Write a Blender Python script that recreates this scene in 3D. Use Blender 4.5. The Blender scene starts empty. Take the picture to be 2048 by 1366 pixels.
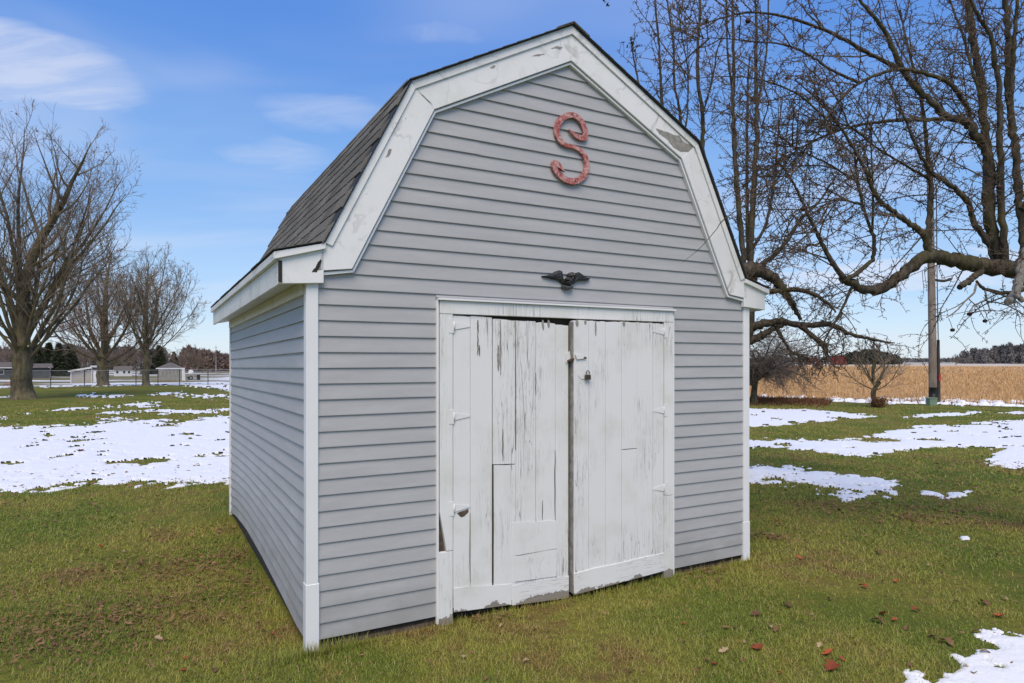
import bpy, bmesh, math, random
import numpy as np
from mathutils import Vector, Matrix

R = math.radians
scene = bpy.context.scene
COL = scene.collection

# ------------------------------------------------------------------ camera
FPX, EYE, HOR = 1325.0, 1.7, 722.0          # focal length in photo pixels, eye height, horizon row
cam_d = bpy.data.cameras.new('camera')
cam_d.sensor_width = 36.0
cam_d.lens = 36.0 * FPX / 2048.0
cam_d.shift_y = (HOR - 683.0) / 2048.0
cam_d.clip_start, cam_d.clip_end = 0.05, 20000
cam = bpy.data.objects.new('camera', cam_d)
cam.location = (0, 0, EYE)
cam.rotation_euler = (R(90), 0, 0)
COL.objects.link(cam)
scene.camera = cam

# ------------------------------------------------------------------ sky and sun
SUN_EL, SUN_AZ = 53.0, 181.0                # azimuth measured clockwise from +Y (the view direction)
world = bpy.data.worlds.new('World')
scene.world = world
world.use_nodes = True
wn = world.node_tree
wn.nodes.clear()


def nd(nt, kind, **kw):
    n = nt.nodes.new(kind)
    for k, v in kw.items():
        if k.startswith('i_'):
            key = k[2:]
            key = int(key) if key.isdigit() else key
            n.inputs[key].default_value = v
        else:
            setattr(n, k, v)
    return n


def lk(nt, a, b):
    nt.links.new(a, b)


def math_n(nt, op, a, b=None, c=None, clamp=False):
    n = nt.nodes.new('ShaderNodeMath')
    n.operation = op
    n.use_clamp = clamp
    for i, x in enumerate((a, b, c)):
        if x is None:
            continue
        if isinstance(x, (int, float)):
            n.inputs[i].default_value = x
        else:
            nt.links.new(x, n.inputs[i])
    return n.outputs[0]


def mix_c(nt, fac, a, b, blend='MIX'):
    n = nt.nodes.new('ShaderNodeMix')
    n.data_type = 'RGBA'
    n.blend_type = blend
    for sock, x in ((n.inputs[0], fac), (n.inputs[6], a), (n.inputs[7], b)):
        if isinstance(x, (int, float)):
            sock.default_value = x
        elif isinstance(x, tuple):
            sock.default_value = (*x, 1) if len(x) == 3 else x
        else:
            nt.links.new(x, sock)
    return n.outputs[2]


def maprange(nt, v, a, b, c, d, smooth=True):
    n = nt.nodes.new('ShaderNodeMapRange')
    n.interpolation_type = 'SMOOTHSTEP' if smooth else 'LINEAR'
    nt.links.new(v, n.inputs[0])
    for i, x in enumerate((a, b, c, d)):
        n.inputs[i + 1].default_value = x
    return n.outputs[0]


def noise_n(nt, vec, scale, detail=4.0, rough=0.55, dist=0.0, out=0):
    n = nd(nt, 'ShaderNodeTexNoise')
    n.inputs['Scale'].default_value = scale
    n.inputs['Detail'].default_value = detail
    n.inputs['Roughness'].default_value = rough
    n.inputs['Distortion'].default_value = dist
    if vec is not None:
        nt.links.new(vec, n.inputs['Vector'])
    return n.outputs[out]


def mapping(nt, vec, scale=(1, 1, 1), loc=(0, 0, 0), rot=(0, 0, 0)):
    n = nd(nt, 'ShaderNodeMapping')
    n.inputs['Scale'].default_value = scale
    n.inputs['Location'].default_value = loc
    n.inputs['Rotation'].default_value = rot
    nt.links.new(vec, n.inputs['Vector'])
    return n.outputs[0]


def pix_dir(px, py):
    v = Vector(((px - 1024) / FPX, 1.0, (HOR - py) / FPX))
    return v.normalized()


sky = nd(wn, 'ShaderNodeTexSky', sky_type='NISHITA', sun_disc=False)
sky.sun_elevation = R(SUN_EL)
sky.sun_rotation = R(SUN_AZ)
sky.air_density = 1.0
sky.dust_density = 0.3
sky.ozone_density = 3.0
tc = nd(wn, 'ShaderNodeTexCoord')
nrm = nd(wn, 'ShaderNodeVectorMath', operation='NORMALIZE')
lk(wn, tc.outputs['Generated'], nrm.inputs[0])
sepw = nd(wn, 'ShaderNodeSeparateXYZ')
lk(wn, nrm.outputs[0], sepw.inputs[0])
# thin drifting cirrus over the whole sky, laid on a flat layer above
dz = math_n(wn, 'MAXIMUM', math_n(wn, 'ADD', sepw.outputs[2], 0.12), 0.05)
cmb = nd(wn, 'ShaderNodeCombineXYZ')
lk(wn, math_n(wn, 'DIVIDE', sepw.outputs[0], dz), cmb.inputs[0])
lk(wn, math_n(wn, 'DIVIDE', sepw.outputs[1], dz), cmb.inputs[1])
cm = mapping(wn, cmb.outputs[0], (0.55, 0.9, 1), (3.1, 1.2, 0))
cn = noise_n(wn, cm, 1.5, 3.0, 0.5, 0.5)
veil = maprange(wn, cn, 0.44, 0.78, 0.0, 0.8)
# the separate wisps the photograph shows
wis = None
soft = noise_n(wn, mapping(wn, cmb.outputs[0], (1.6, 2.6, 1), (0.3, 4, 0)), 1.6, 3.0, 0.55, 0.8)
fibre = noise_n(wn, mapping(wn, cmb.outputs[0], (2.2, 5.5, 1), (1.3, 2, 0), (0, 0, 0.35)), 1.5, 4.0, 0.6, 1.2)
for px, py, wx, wy, amt in ((40, 132, 150, 66, .60), (140, 168, 115, 52, .52), (645, 222, 125, 32, .28), (550, 312, 105, 30, .25),
                            (885, 60, 95, 25, .22), (1790, 548, 300, 30, .7)):
    d = pix_dir(px, py)
    right = Vector((d.y, -d.x, 0)).normalized()
    up = right.cross(d).normalized()
    dr = nd(wn, 'ShaderNodeVectorMath', operation='DOT_PRODUCT')
    lk(wn, nrm.outputs[0], dr.inputs[0])
    dr.inputs[1].default_value = right
    du = nd(wn, 'ShaderNodeVectorMath', operation='DOT_PRODUCT')
    lk(wn, nrm.outputs[0], du.inputs[0])
    du.inputs[1].default_value = up
    df = nd(wn, 'ShaderNodeVectorMath', operation='DOT_PRODUCT')
    lk(wn, nrm.outputs[0], df.inputs[0])
    df.inputs[1].default_value = d
    a = math_n(wn, 'MULTIPLY', dr.outputs['Value'], FPX / wx)
    b = math_n(wn, 'MULTIPLY', math_n(wn, 'ADD', du.outputs['Value'], 0.0), FPX / wy)
    b = math_n(wn, 'ADD', b, math_n(wn, 'MULTIPLY', math_n(wn, 'SUBTRACT', soft, 0.5), 2.6))
    rr = math_n(wn, 'ADD', math_n(wn, 'MULTIPLY', a, a), math_n(wn, 'MULTIPLY', b, b))
    g = maprange(wn, rr, 0.0, 1.3, amt, 0.0)
    g = math_n(wn, 'MULTIPLY', g, math_n(wn, 'GREATER_THAN', df.outputs['Value'], 0.0))
    wis = g if wis is None else math_n(wn, 'MAXIMUM', wis, g)
wis = math_n(wn, 'MULTIPLY', wis, maprange(wn, fibre, 0.30, 0.68, 0.6, 1.08))
cloud = math_n(wn, 'MAXIMUM', wis, math_n(wn, 'MULTIPLY', veil, 0.45))
SKY_GAIN = 0.059
hsv = nd(wn, 'ShaderNodeHueSaturation')
hsv.inputs['Saturation'].default_value = 1.2
hsv.inputs['Value'].default_value = 1.40
lk(wn, sky.outputs[0], hsv.inputs['Color'])
ramp = nd(wn, 'ShaderNodeValToRGB')
er = ramp.color_ramp
er.interpolation = 'EASE'
stops = ((0.0, (5.0, 6.1, 7.7)), (0.12, (3.55, 5.1, 7.6)), (0.24, (2.15, 3.95, 7.4)), (0.46, (0.98, 2.5, 6.8)), (1.0, (0.75, 1.9, 5.2)))
for k_, (pos_, col_) in enumerate(stops):
    e_ = er.elements[k_] if k_ < 2 else er.elements.new(pos_)
    e_.position = pos_
    e_.color = tuple(c / 10 for c in col_) + (1,)
for k_, (pos_, col_) in enumerate(stops):
    er.elements[k_].position = pos_
    er.elements[k_].color = tuple(c / 10 for c in col_) + (1,)
lk(wn, math_n(wn, 'MAXIMUM', sepw.outputs[2], 0.0), ramp.inputs[0])
clear = nd(wn, 'ShaderNodeVectorMath', operation='SCALE')
lk(wn, ramp.outputs[0], clear.inputs[0])
clear.inputs['Scale'].default_value = 10.0
skyc = mix_c(wn, 0.75, hsv.outputs[0], clear.outputs[0])
bgc = mix_c(wn, cloud, skyc, (6.4, 6.7, 7.7))
bg = nd(wn, 'ShaderNodeBackground')
lk(wn, bgc, bg.inputs[0])
bg.inputs[1].default_value = SKY_GAIN
wo = nd(wn, 'ShaderNodeOutputWorld')
lk(wn, bg.outputs[0], wo.inputs[0])

world.cycles.sampling_method = 'MANUAL'
world.cycles.sample_map_resolution = 256

sun_d = bpy.data.lights.new('sun', 'SUN')
sun_d.energy = 1.5
sun_d.angle = R(40)
sun_d.color = (1.0, 0.86, 0.66)
sun = bpy.data.objects.new('sun', sun_d)
el, az = R(SUN_EL), R(SUN_AZ)
sdir = Vector((math.sin(az) * math.cos(el), math.cos(az) * math.cos(el), math.sin(el)))
sun.rotation_euler = (-sdir).to_track_quat('-Z', 'Y').to_euler()
sun.location = sdir * 30
COL.objects.link(sun)

vs = scene.view_settings
vs.view_transform = 'Standard'
vs.look = 'None'
vs.exposure = 1.03
vs.gamma = 1.0
scene.display_settings.display_device = 'sRGB'
scene.cycles.max_bounces = 4
scene.cycles.diffuse_bounces = 2
scene.cycles.glossy_bounces = 2
scene.cycles.transparent_max_bounces = 6
scene.cycles.use_denoising = True

rng = np.random.default_rng(7)
rnd = random.Random(11)


# ------------------------------------------------------------------ helpers: geometry
def P3(px, py, d):
    """the point seen at photo pixel (px, py) at distance d along the view axis"""
    return np.array([(px - 1024) / FPX * d, d, EYE + (HOR - py) / FPX * d])


def link(o, parent=None):
    COL.objects.link(o)
    if parent is not None:
        o.parent = parent
    return o


def tag(o, label=None, cat=None, group=None, kind=None):
    for k, v in (('label', label), ('category', cat), ('group', group), ('kind', kind)):
        if v:
            o[k] = v
    return o


def empty(name, loc=(0, 0, 0), rz=0.0, label=None, cat=None, group=None):
    o = bpy.data.objects.new(name, None)
    o.empty_display_size = 0.2
    o.location = loc
    o.rotation_euler = (0, 0, rz)
    COL.objects.link(o)
    return tag(o, label, cat, group)


def mesh_np(name, V, F, mat=None, parent=None, smooth=False, attr=None):
    """V (n,3), F (m,k) arrays"""
    V = np.asarray(V, dtype=np.float32)
    F = np.asarray(F, dtype=np.int32)
    me = bpy.data.meshes.new(name)
    m, k = F.shape
    me.vertices.add(len(V))
    me.vertices.foreach_set('co', V.ravel())
    me.loops.add(m * k)
    me.loops.foreach_set('vertex_index', F.ravel())
    me.polygons.add(m)
    me.polygons.foreach_set('loop_start', np.arange(0, m * k, k, dtype=np.int32))
    if smooth:
        me.polygons.foreach_set('use_smooth', np.ones(m, dtype=bool))
    if attr:
        for an, av in attr.items():
            a = me.attributes.new(an, 'FLOAT', 'POINT')
            a.data.foreach_set('value', np.asarray(av, dtype=np.float32))
    me.update(calc_edges=True)
    if mat:
        me.materials.append(mat)
    o = bpy.data.objects.new(name, me)
    return link(o, parent)


def bm_obj(name, bm, mat=None, parent=None, bevel=0.0, smooth=False):
    if bevel:
        bmesh.ops.bevel(bm, geom=[e for e in bm.edges], offset=bevel, segments=1, affect='EDGES', clamp_overlap=True)
    bmesh.ops.recalc_face_normals(bm, faces=bm.faces)
    me = bpy.data.meshes.new(name)
    bm.to_mesh(me)
    bm.free()
    if smooth:
        for p in me.polygons:
            p.use_smooth = True
    if mat:
        me.materials.append(mat)
    o = bpy.data.objects.new(name, me)
    return link(o, parent)


def add_prism(bm, poly, axis, a, b):
    """extrude polygon (list of 2D points) from a to b along 'axis'; for axis 'y' the polygon is (x,z), 'x': (y,z), 'z': (x,y)"""
    def mk(p, t):
        if axis == 'y':
            return (p[0], t, p[1])
        if axis == 'x':
            return (t, p[0], p[1])
        return (p[0], p[1], t)
    va = [bm.verts.new(mk(p, a)) for p in poly]
    vb = [bm.verts.new(mk(p, b)) for p in poly]
    n = len(poly)
    bm.faces.new(va)
    bm.faces.new(vb[::-1])
    for i in range(n):
        j = (i + 1) % n
        bm.faces.new((va[i], vb[i], vb[j], va[j]))


def add_box(bm, x0, x1, y0, y1, z0, z1):
    add_prism(bm, [(x0, z0), (x1, z0), (x1, z1), (x0, z1)], 'y', y0, y1)


def add_hex(bm, c):
    """box from 8 corners: bottom four then top four, same order round"""
    v = [bm.verts.new(p) for p in c]
    for f in ((0, 1, 2, 3), (7, 6, 5, 4), (0, 4, 5, 1), (1, 5, 6, 2), (2, 6, 7, 3), (3, 7, 4, 0)):
        bm.faces.new([v[i] for i in f])


def prism(name, poly, axis, a, b, mat, parent, bevel=0.0):
    bm = bmesh.new()
    add_prism(bm, poly, axis, a, b)
    return bm_obj(name, bm, mat, parent, bevel)


def box(name, x0, x1, y0, y1, z0, z1, mat, parent, bevel=0.0):
    bm = bmesh.new()
    add_box(bm, x0, x1, y0, y1, z0, z1)
    return bm_obj(name, bm, mat, parent, bevel)


def tubes(items, sides=3, cap=False):
    """items: list of (P (n,3), R (n,)). Returns V, F for all tubes (quads)."""
    groups = {}
    for P, Rr in items:
        groups.setdefault(len(P), []).append((P, Rr))
    VV, FF, off = [], [], 0
    for n, lst in groups.items():
        P = np.array([a for a, _ in lst], dtype=float)
        Rr = np.array([b for _, b in lst], dtype=float)
        m = len(lst)
        T = np.empty_like(P)
        T[:, 1:-1] = P[:, 2:] - P[:, :-2]
        T[:, 0] = P[:, 1] - P[:, 0]
        T[:, -1] = P[:, -1] - P[:, -2]
        T /= np.linalg.norm(T, axis=2, keepdims=True) + 1e-9
        mt = np.abs(T.mean(axis=1))
        ref = np.zeros((m, 3))
        ref[np.arange(m), mt.argmin(axis=1)] = 1
        A = np.cross(T, ref[:, None, :])
        A /= np.linalg.norm(A, axis=2, keepdims=True) + 1e-9
        B = np.cross(T, A)
        ang = np.arange(sides) * 2 * math.pi / sides
        ring = P[:, :, None, :] + Rr[:, :, None, None] * (A[:, :, None, :] * np.cos(ang)[None, None, :, None] + B[:, :, None, :] * np.sin(ang)[None, None, :, None])
        V = ring.reshape(-1, 3)
        idx = (np.arange(m)[:, None, None] * n + np.arange(n - 1)[None, :, None]) * sides
        k = np.arange(sides)[None, None, :]
        k2 = (k + 1) % sides
        F = np.stack([idx + k, idx + k2, idx + sides + k2, idx + sides + k], axis=-1).reshape(-1, 4)
        if cap:
            pass
        VV.append(V)
        FF.append(F + off)
        off += len(V)
    return np.concatenate(VV), np.concatenate(FF)


def unit(v):
    return v / (np.linalg.norm(v) + 1e-9)


def smooth_path(pts, rad, n):
    """Catmull-Rom through pts (k,3) resampled to n points; radii likewise"""
    pts = np.asarray(pts, float)
    k = len(pts)
    if np.ndim(rad) == 0 or len(rad) != k:
        rad = np.linspace(rad[0], rad[-1], k)
    rad = np.asarray(rad, float)
    e = np.vstack([2 * pts[0] - pts[1], pts, 2 * pts[-1] - pts[-2]])
    t = np.linspace(0, k - 1 - 1e-6, n)
    i = t.astype(int)
    f = (t - i)[:, None]
    p0, p1, p2, p3 = e[i], e[i + 1], e[i + 2], e[i + 3]
    out = 0.5 * ((2 * p1) + (-p0 + p2) * f + (2 * p0 - 5 * p1 + 4 * p2 - p3) * f ** 2 + (-p0 + 3 * p1 - 3 * p2 + p3) * f ** 3)
    return out, np.interp(t, np.arange(k), rad)


# ------------------------------------------------------------------ helpers: value noise on arrays
def _hash(ix, iy, seed):
    h = (ix.astype(np.int64) * 374761393 + iy.astype(np.int64) * 668265263 + seed * 974711) & 0x7fffffff
    h = ((h ^ (h >> 13)) * 1274126177) & 0x7fffffff
    return ((h ^ (h >> 16)) & 0xffff) / 65535.0


def vnoise(x, y, seed=0):
    ix, iy = np.floor(x), np.floor(y)
    fx, fy = x - ix, y - iy
    fx, fy = fx * fx * (3 - 2 * fx), fy * fy * (3 - 2 * fy)
    a, b = _hash(ix, iy, seed), _hash(ix + 1, iy, seed)
    c, d = _hash(ix, iy + 1, seed), _hash(ix + 1, iy + 1, seed)
    return (a * (1 - fx) + b * fx) * (1 - fy) + (c * (1 - fx) + d * fx) * fy


def fbm(x, y, octv=4, seed=0):
    s, a, t = 0, 0.5, 0
    for o in range(octv):
        ca, sa = math.cos(0.5 + 0.9 * o), math.sin(0.5 + 0.9 * o)
        s = s + a * vnoise((x * ca - y * sa) * 2 ** o + 17.3 * o, (x * sa + y * ca) * 2 ** o - 9.1 * o, seed + o)
        t += a
        a *= 0.55
    return s / t


def sstep(x, a, b):
    t = np.clip((x - a) / (b - a), 0, 1)
    return t * t * (3 - 2 * t)


# ------------------------------------------------------------------ materials
def new_mat(name, rough=0.7, spec=0.3):
    m = bpy.data.materials.new(name)
    m.use_nodes = True
    nt = m.node_tree
    b = nt.nodes['Principled BSDF']
    b.inputs['Roughness'].default_value = rough
    b.inputs['Specular IOR Level'].default_value = spec
    return m, nt, b


def bump(nt, b, h, strength=0.3, dist=0.01):
    n = nd(nt, 'ShaderNodeBump')
    n.inputs['Strength'].default_value = strength
    n.inputs['Distance'].default_value = dist
    lk(nt, h, n.inputs['Height'])
    lk(nt, n.outputs[0], b.inputs['Normal'])


def simple_mat(name, col, rough=0.7, var=0.12, scale=6.0, spec=0.3, bmp=0.0, col2=None, rand=0.0):
    m, nt, b = new_mat(name, rough, spec)
    tcn = nd(nt, 'ShaderNodeTexCoord')
    n = noise_n(nt, tcn.outputs['Object'], scale, 5)
    dark = tuple(c * (1 - var * 2) for c in col) if col2 is None else col2
    c = mix_c(nt, maprange(nt, n, 0.3, 0.7, 0, 1), dark, col)
    if rand:
        oi = nd(nt, 'ShaderNodeObjectInfo')
        hv = nd(nt, 'ShaderNodeHueSaturation')
        lk(nt, c, hv.inputs['Color'])
        lk(nt, maprange(nt, oi.outputs['Random'], 0, 1, 1 - rand, 1 + rand, False), hv.inputs['Value'])
        c = hv.outputs[0]
    lk(nt, c, b.inputs['Base Color'])
    if bmp:
        bump(nt, b, n, bmp, 0.01)
    return m


WHITE = (0.80, 0.793, 0.78)


def paint_mat(name, stretch=(42, 42, 2.2), crack=1.0, peel_thr=0.70, foot=0.0, base=WHITE, wood=(0.30, 0.265, 0.225), dirty=0.10):
    """white oil paint, cracked along the grain and peeled to grey wood; 'foot' lets it peel near the ground"""
    m, nt, b = new_mat(name, 0.55, 0.35)
    tcn = nd(nt, 'ShaderNodeTexCoord')
    oc = tcn.outputs['Object']
    sep = nd(nt, 'ShaderNodeSeparateXYZ')
    lk(nt, oc, sep.inputs[0])
    grain = mapping(nt, oc, stretch)
    g1 = noise_n(nt, grain, 1.0, 3.0, 0.6, 0.4)
    g2 = noise_n(nt, mapping(nt, oc, tuple(s * 0.42 for s in stretch), (5, 3, 1)), 1.0, 2.0, 0.5, 0.7)
    zone = noise_n(nt, mapping(nt, oc, (2.6, 2.6, 1.5), (1.7, 2.0, 0.4)), 1.0, 3.0, 0.55)
    w1 = math_n(nt, 'ABSOLUTE', math_n(nt, 'SUBTRACT', g1, 0.5))
    w2 = math_n(nt, 'ABSOLUTE', math_n(nt, 'SUBTRACT', g2, 0.5))
    c1 = math_n(nt, 'MULTIPLY', maprange(nt, w1, 0.004, 0.022, 1, 0), maprange(nt, zone, 0.40, 0.62, 0, 1))
    c2 = math_n(nt, 'MULTIPLY', maprange(nt, w2, 0.002, 0.011, 1, 0), maprange(nt, zone, 0.48, 0.60, 0, 1))
    cr = math_n(nt, 'MULTIPLY', math_n(nt, 'MAXIMUM', math_n(nt, 'MULTIPLY', c1, 0.42), math_n(nt, 'MULTIPLY', c2, 0.8)), crack, clamp=True)
    pn = noise_n(nt, mapping(nt, oc, (6.5, 6.5, 7.5), (0.3, 0, 0.9)), 1.0, 8.0, 0.68, 0.5)
    if foot:
        lift = math_n(nt, 'MULTIPLY', maprange(nt, sep.outputs[2], -0.03, foot, 0.36, 0.0), 1.0)
        pn = math_n(nt, 'ADD', pn, lift)
    peel = maprange(nt, pn, peel_thr, peel_thr + 0.012, 0, 1)
    wg = noise_n(nt, mapping(nt, oc, tuple(s * 1.4 for s in stretch)), 1.0, 5.0, 0.65)
    woodc = mix_c(nt, wg, tuple(c * 0.62 for c in wood), tuple(c * 1.25 for c in wood))
    dirt = noise_n(nt, oc, 3.0, 6.0, 0.6)
    pc = mix_c(nt, maprange(nt, dirt, 0.45, 0.8, 0, 1), base, tuple(c * (1 - dirty * 1.5) for c in base[:2]) + (base[2] * (1 - dirty * 2.1),))
    c = mix_c(nt, peel, pc, woodc)
    c = mix_c(nt, cr, c, (0.17, 0.15, 0.125))
    lk(nt, c, b.inputs['Base Color'])
    lk(nt, maprange(nt, peel, 0, 1, 0.5, 0.85), b.inputs['Roughness'])
    h = math_n(nt, 'SUBTRACT', math_n(nt, 'MULTIPLY', g1, 0.12), math_n(nt, 'ADD', math_n(nt, 'MULTIPLY', peel, 0.5), math_n(nt, 'MULTIPLY', cr, 0.6)))
    bump(nt, b, h, 0.45, 0.006)
    return m


M = {}
M['door'] = paint_mat('door paint', (46, 46, 2.4), 0.95, 0.735, 0.12)
M['door_rail'] = paint_mat('door rail paint', (3, 46, 46), 0.7, 0.715, 0.085)
M['patch'] = paint_mat('door patch paint', (20, 20, 4), 0.25, 0.80, 0.12)
M['jamb'] = paint_mat('jamb paint', (40, 40, 2.0), 1.0, 0.74, 0.08, base=(0.80, 0.795, 0.775))
M['trim'] = paint_mat('rake paint', (3.0, 30, 3.0), 0.6, 0.69, 0.0, base=(0.84, 0.835, 0.825))
M['fascia'] = paint_mat('fascia paint', (30, 2.2, 30), 0.55, 0.69, 0.0, base=(0.78, 0.76, 0.71), dirty=0.14)
M['edge'] = simple_mat('grey bare wood edge', (0.36, 0.34, 0.31), 0.85, 0.2, 18, bmp=0.2)
M['post'] = simple_mat('white vinyl', (0.84, 0.84, 0.84), 0.42, 0.03, 3.0, 0.4)
M['hinge'] = paint_mat('painted hinge', (20, 20, 20), 0.5, 0.70, 0.0)
M['darkwood'] = simple_mat('dark sheathing', (0.05, 0.045, 0.04), 0.9)
M['oldwood'] = simple_mat('weathered sill wood', (0.16, 0.12, 0.085), 0.9, 0.3, 22, bmp=0.3)


def vinyl():
    m, nt, b = new_mat('grey vinyl siding', 0.5, 0.4)
    tcn = nd(nt, 'ShaderNodeTexCoord')
    oc = tcn.outputs['Object']
    sep = nd(nt, 'ShaderNodeSeparateXYZ')
    lk(nt, oc, sep.inputs[0])
    n1 = noise_n(nt, mapping(nt, oc, (0.9, 0.9, 5.0)), 1.6, 5.0, 0.6)
    n2 = noise_n(nt, mapping(nt, oc, (14, 14, 90)), 1.0, 3.0)
    c = mix_c(nt, maprange(nt, n1, 0.3, 0.72, 0, 1), (0.42, 0.418, 0.420), (0.46, 0.458, 0.460))
    c = mix_c(nt, maprange(nt, n2, 0.35, 0.75, 0, 0.3), c, (0.385, 0.383, 0.383))
    # chalky, washed patches and grime splashed up from the ground on the long wall
    lw = math_n(nt, 'LESS_THAN', sep.outputs[0], 0.012)
    ch = noise_n(nt, mapping(nt, oc, (1, 1.5, 3.2), (0, 2.4, 1.1)), 1.5, 5.0, 0.6)
    chb = math_n(nt, 'MULTIPLY', maprange(nt, ch, 0.5, 0.7, 0, 0.5), math_n(nt, 'MULTIPLY', maprange(nt, sep.outputs[2], 0.25, 0.55, 0, 1), maprange(nt, sep.outputs[2], 0.75, 1.1, 1, 0.12)))
    c = mix_c(nt, math_n(nt, 'MULTIPLY', chb, lw), c, (0.54, 0.54, 0.54))
    gr = noise_n(nt, mapping(nt, oc, (1.4, 1.4, 3.0)), 2.0, 6.0, 0.6)
    grb = math_n(nt, 'MULTIPLY', maprange(nt, sep.outputs[2], 0.0, 0.55, 0.75, 0.0), maprange(nt, gr, 0.25, 0.7, 0.1, 1))
    c = mix_c(nt, grb, c, (0.285, 0.28, 0.26))
    lk(nt, c, b.inputs['Base Color'])
    wav = noise_n(nt, mapping(nt, oc, (1.1, 1.1, 4.0)), 1.3, 2.0)
    bump(nt, b, math_n(nt, 'ADD', wav, math_n(nt, 'MULTIPLY', n2, 0.03)), 0.22, 0.05)
    return m


M['vinyl'] = vinyl()


def shingle_mat():
    m, nt, b = new_mat('asphalt shingle', 0.95, 0.15)
    tcn = nd(nt, 'ShaderNodeTexCoord')
    gp = nd(nt, 'ShaderNodeNewGeometry')
    oi = nd(nt, 'ShaderNodeObjectInfo')
    n = noise_n(nt, gp.outputs['Position'], 260.0, 2.0)
    n2 = noise_n(nt, gp.outputs['Position'], 3.0, 4.0)
    c = mix_c(nt, maprange(nt, n, 0.35, 0.65, 0, 1), (0.085, 0.078, 0.066), (0.21, 0.195, 0.165))
    c = mix_c(nt, maprange(nt, n2, 0.45, 0.75, 0, 0.5), c, (0.13, 0.125, 0.115))
    hv = nd(nt, 'ShaderNodeHueSaturation')
    lk(nt, c, hv.inputs['Color'])
    lk(nt, maprange(nt, oi.outputs['Random'], 0, 1, 0.72, 1.25, False), hv.inputs['Value'])
    lk(nt, hv.outputs[0], b.inputs['Base Color'])
    bump(nt, b, n, 0.5, 0.004)
    return m


M['shingle'] = shingle_mat()
M['roofedge'] = simple_mat('roof edge', (0.04, 0.042, 0.046), 0.8)


def bark_mat(name, c1, c2, moss=(0.10, 0.10, 0.03), mossy=0.5, scale=18.0, bmp=0.6):
    m, nt, b = new_mat(name, 0.9, 0.15)
    tcn = nd(nt, 'ShaderNodeTexCoord')
    gp = nd(nt, 'ShaderNodeNewGeometry')
    n = noise_n(nt, mapping(nt, tcn.outputs['Object'], (1, 1, 0.35)), scale, 6.0, 0.65)
    c = mix_c(nt, maprange(nt, n, 0.3, 0.72, 0, 1), c1, c2)
    n2 = noise_n(nt, tcn.outputs['Object'], 2.2, 5.0, 0.6)
    c = mix_c(nt, math_n(nt, 'MULTIPLY', maprange(nt, n2, 0.45, 0.68, 0, 1), mossy), c, moss)
    lk(nt, c, b.inputs['Base Color'])
    bump(nt, b, n, bmp, 0.03)
    return m


M['apple_bark'] = bark_mat('apple bark', (0.034, 0.028, 0.020), (0.135, 0.112, 0.085), (0.105, 0.095, 0.028), 0.6, 22)
M['apple_pale'] = bark_mat('pale cut limb bark', (0.16, 0.145, 0.125), (0.30, 0.275, 0.24), (0.2, 0.19, 0.13), 0.3, 26)
M['apple_twig'] = bark_mat('apple twig bark', (0.085, 0.060, 0.044), (0.20, 0.148, 0.112), (0.14, 0.115, 0.07), 0.3, 9, 0.0)
M['maple_bark'] = bark_mat('maple bark', (0.055, 0.046, 0.030), (0.185, 0.152, 0.10), (0.165, 0.145, 0.058), 0.5, 7)
M['maple_twig'] = bark_mat('maple twig bark', (0.18, 0.145, 0.108), (0.31, 0.25, 0.19), (0.27, 0.21, 0.15), 0.4, 0.9, 0.0)
M['red_twig'] = bark_mat('reddish twig bark', (0.18, 0.128, 0.10), (0.30, 0.215, 0.175), (0.25, 0.185, 0.14), 0.4, 0.9, 0.0)
M['dead_leaf'] = simple_mat('clinging dead leaf', (0.20, 0.085, 0.05), 0.8, 0.25, 2.0)
M['grey_twig'] = bark_mat('grey shrub twig', (0.105, 0.085, 0.075), (0.19, 0.155, 0.135), (0.15, 0.12, 0.1), 0.4, 1.2, 0.0)


# ------------------------------------------------------------------ terrain height, snow map, lawn colour
def ground_z(x, y):
    x, y = np.asarray(x, float), np.asarray(y, float)
    r = np.hypot(x, y)
    ang = np.arctan2(x, np.maximum(y, 1e-3))
    left = sstep(-ang, 0.10, 0.36) * (y > 0)
    z = -0.045 + 0.03 * (fbm(x * 0.35, y * 0.35, 3, 5) - 0.5)
    return z - 1.6 * sstep(r, 54, 96) * left


def poly_sd(px, py, poly):
    """signed distance (inside > 0) to a polygon"""
    n = len(poly)
    inside = np.zeros(px.shape, bool)
    dist = np.full(px.shape, 1e9)
    for i in range(n):
        x1, y1 = poly[i]
        x2, y2 = poly[(i + 1) % n]
        dx, dy = x2 - x1, y2 - y1
        t = np.clip(((px - x1) * dx + (py - y1) * dy) / (dx * dx + dy * dy + 1e-9), 0, 1)
        dist = np.minimum(dist, np.hypot(px - x1 - t * dx, py - y1 - t * dy))
        cond = ((y1 > py) != (y2 > py)) & (px < dx * (py - y1) / (dy if dy else 1e-9) + x1)
        inside ^= cond
    return np.where(inside, dist, -dist)


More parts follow.
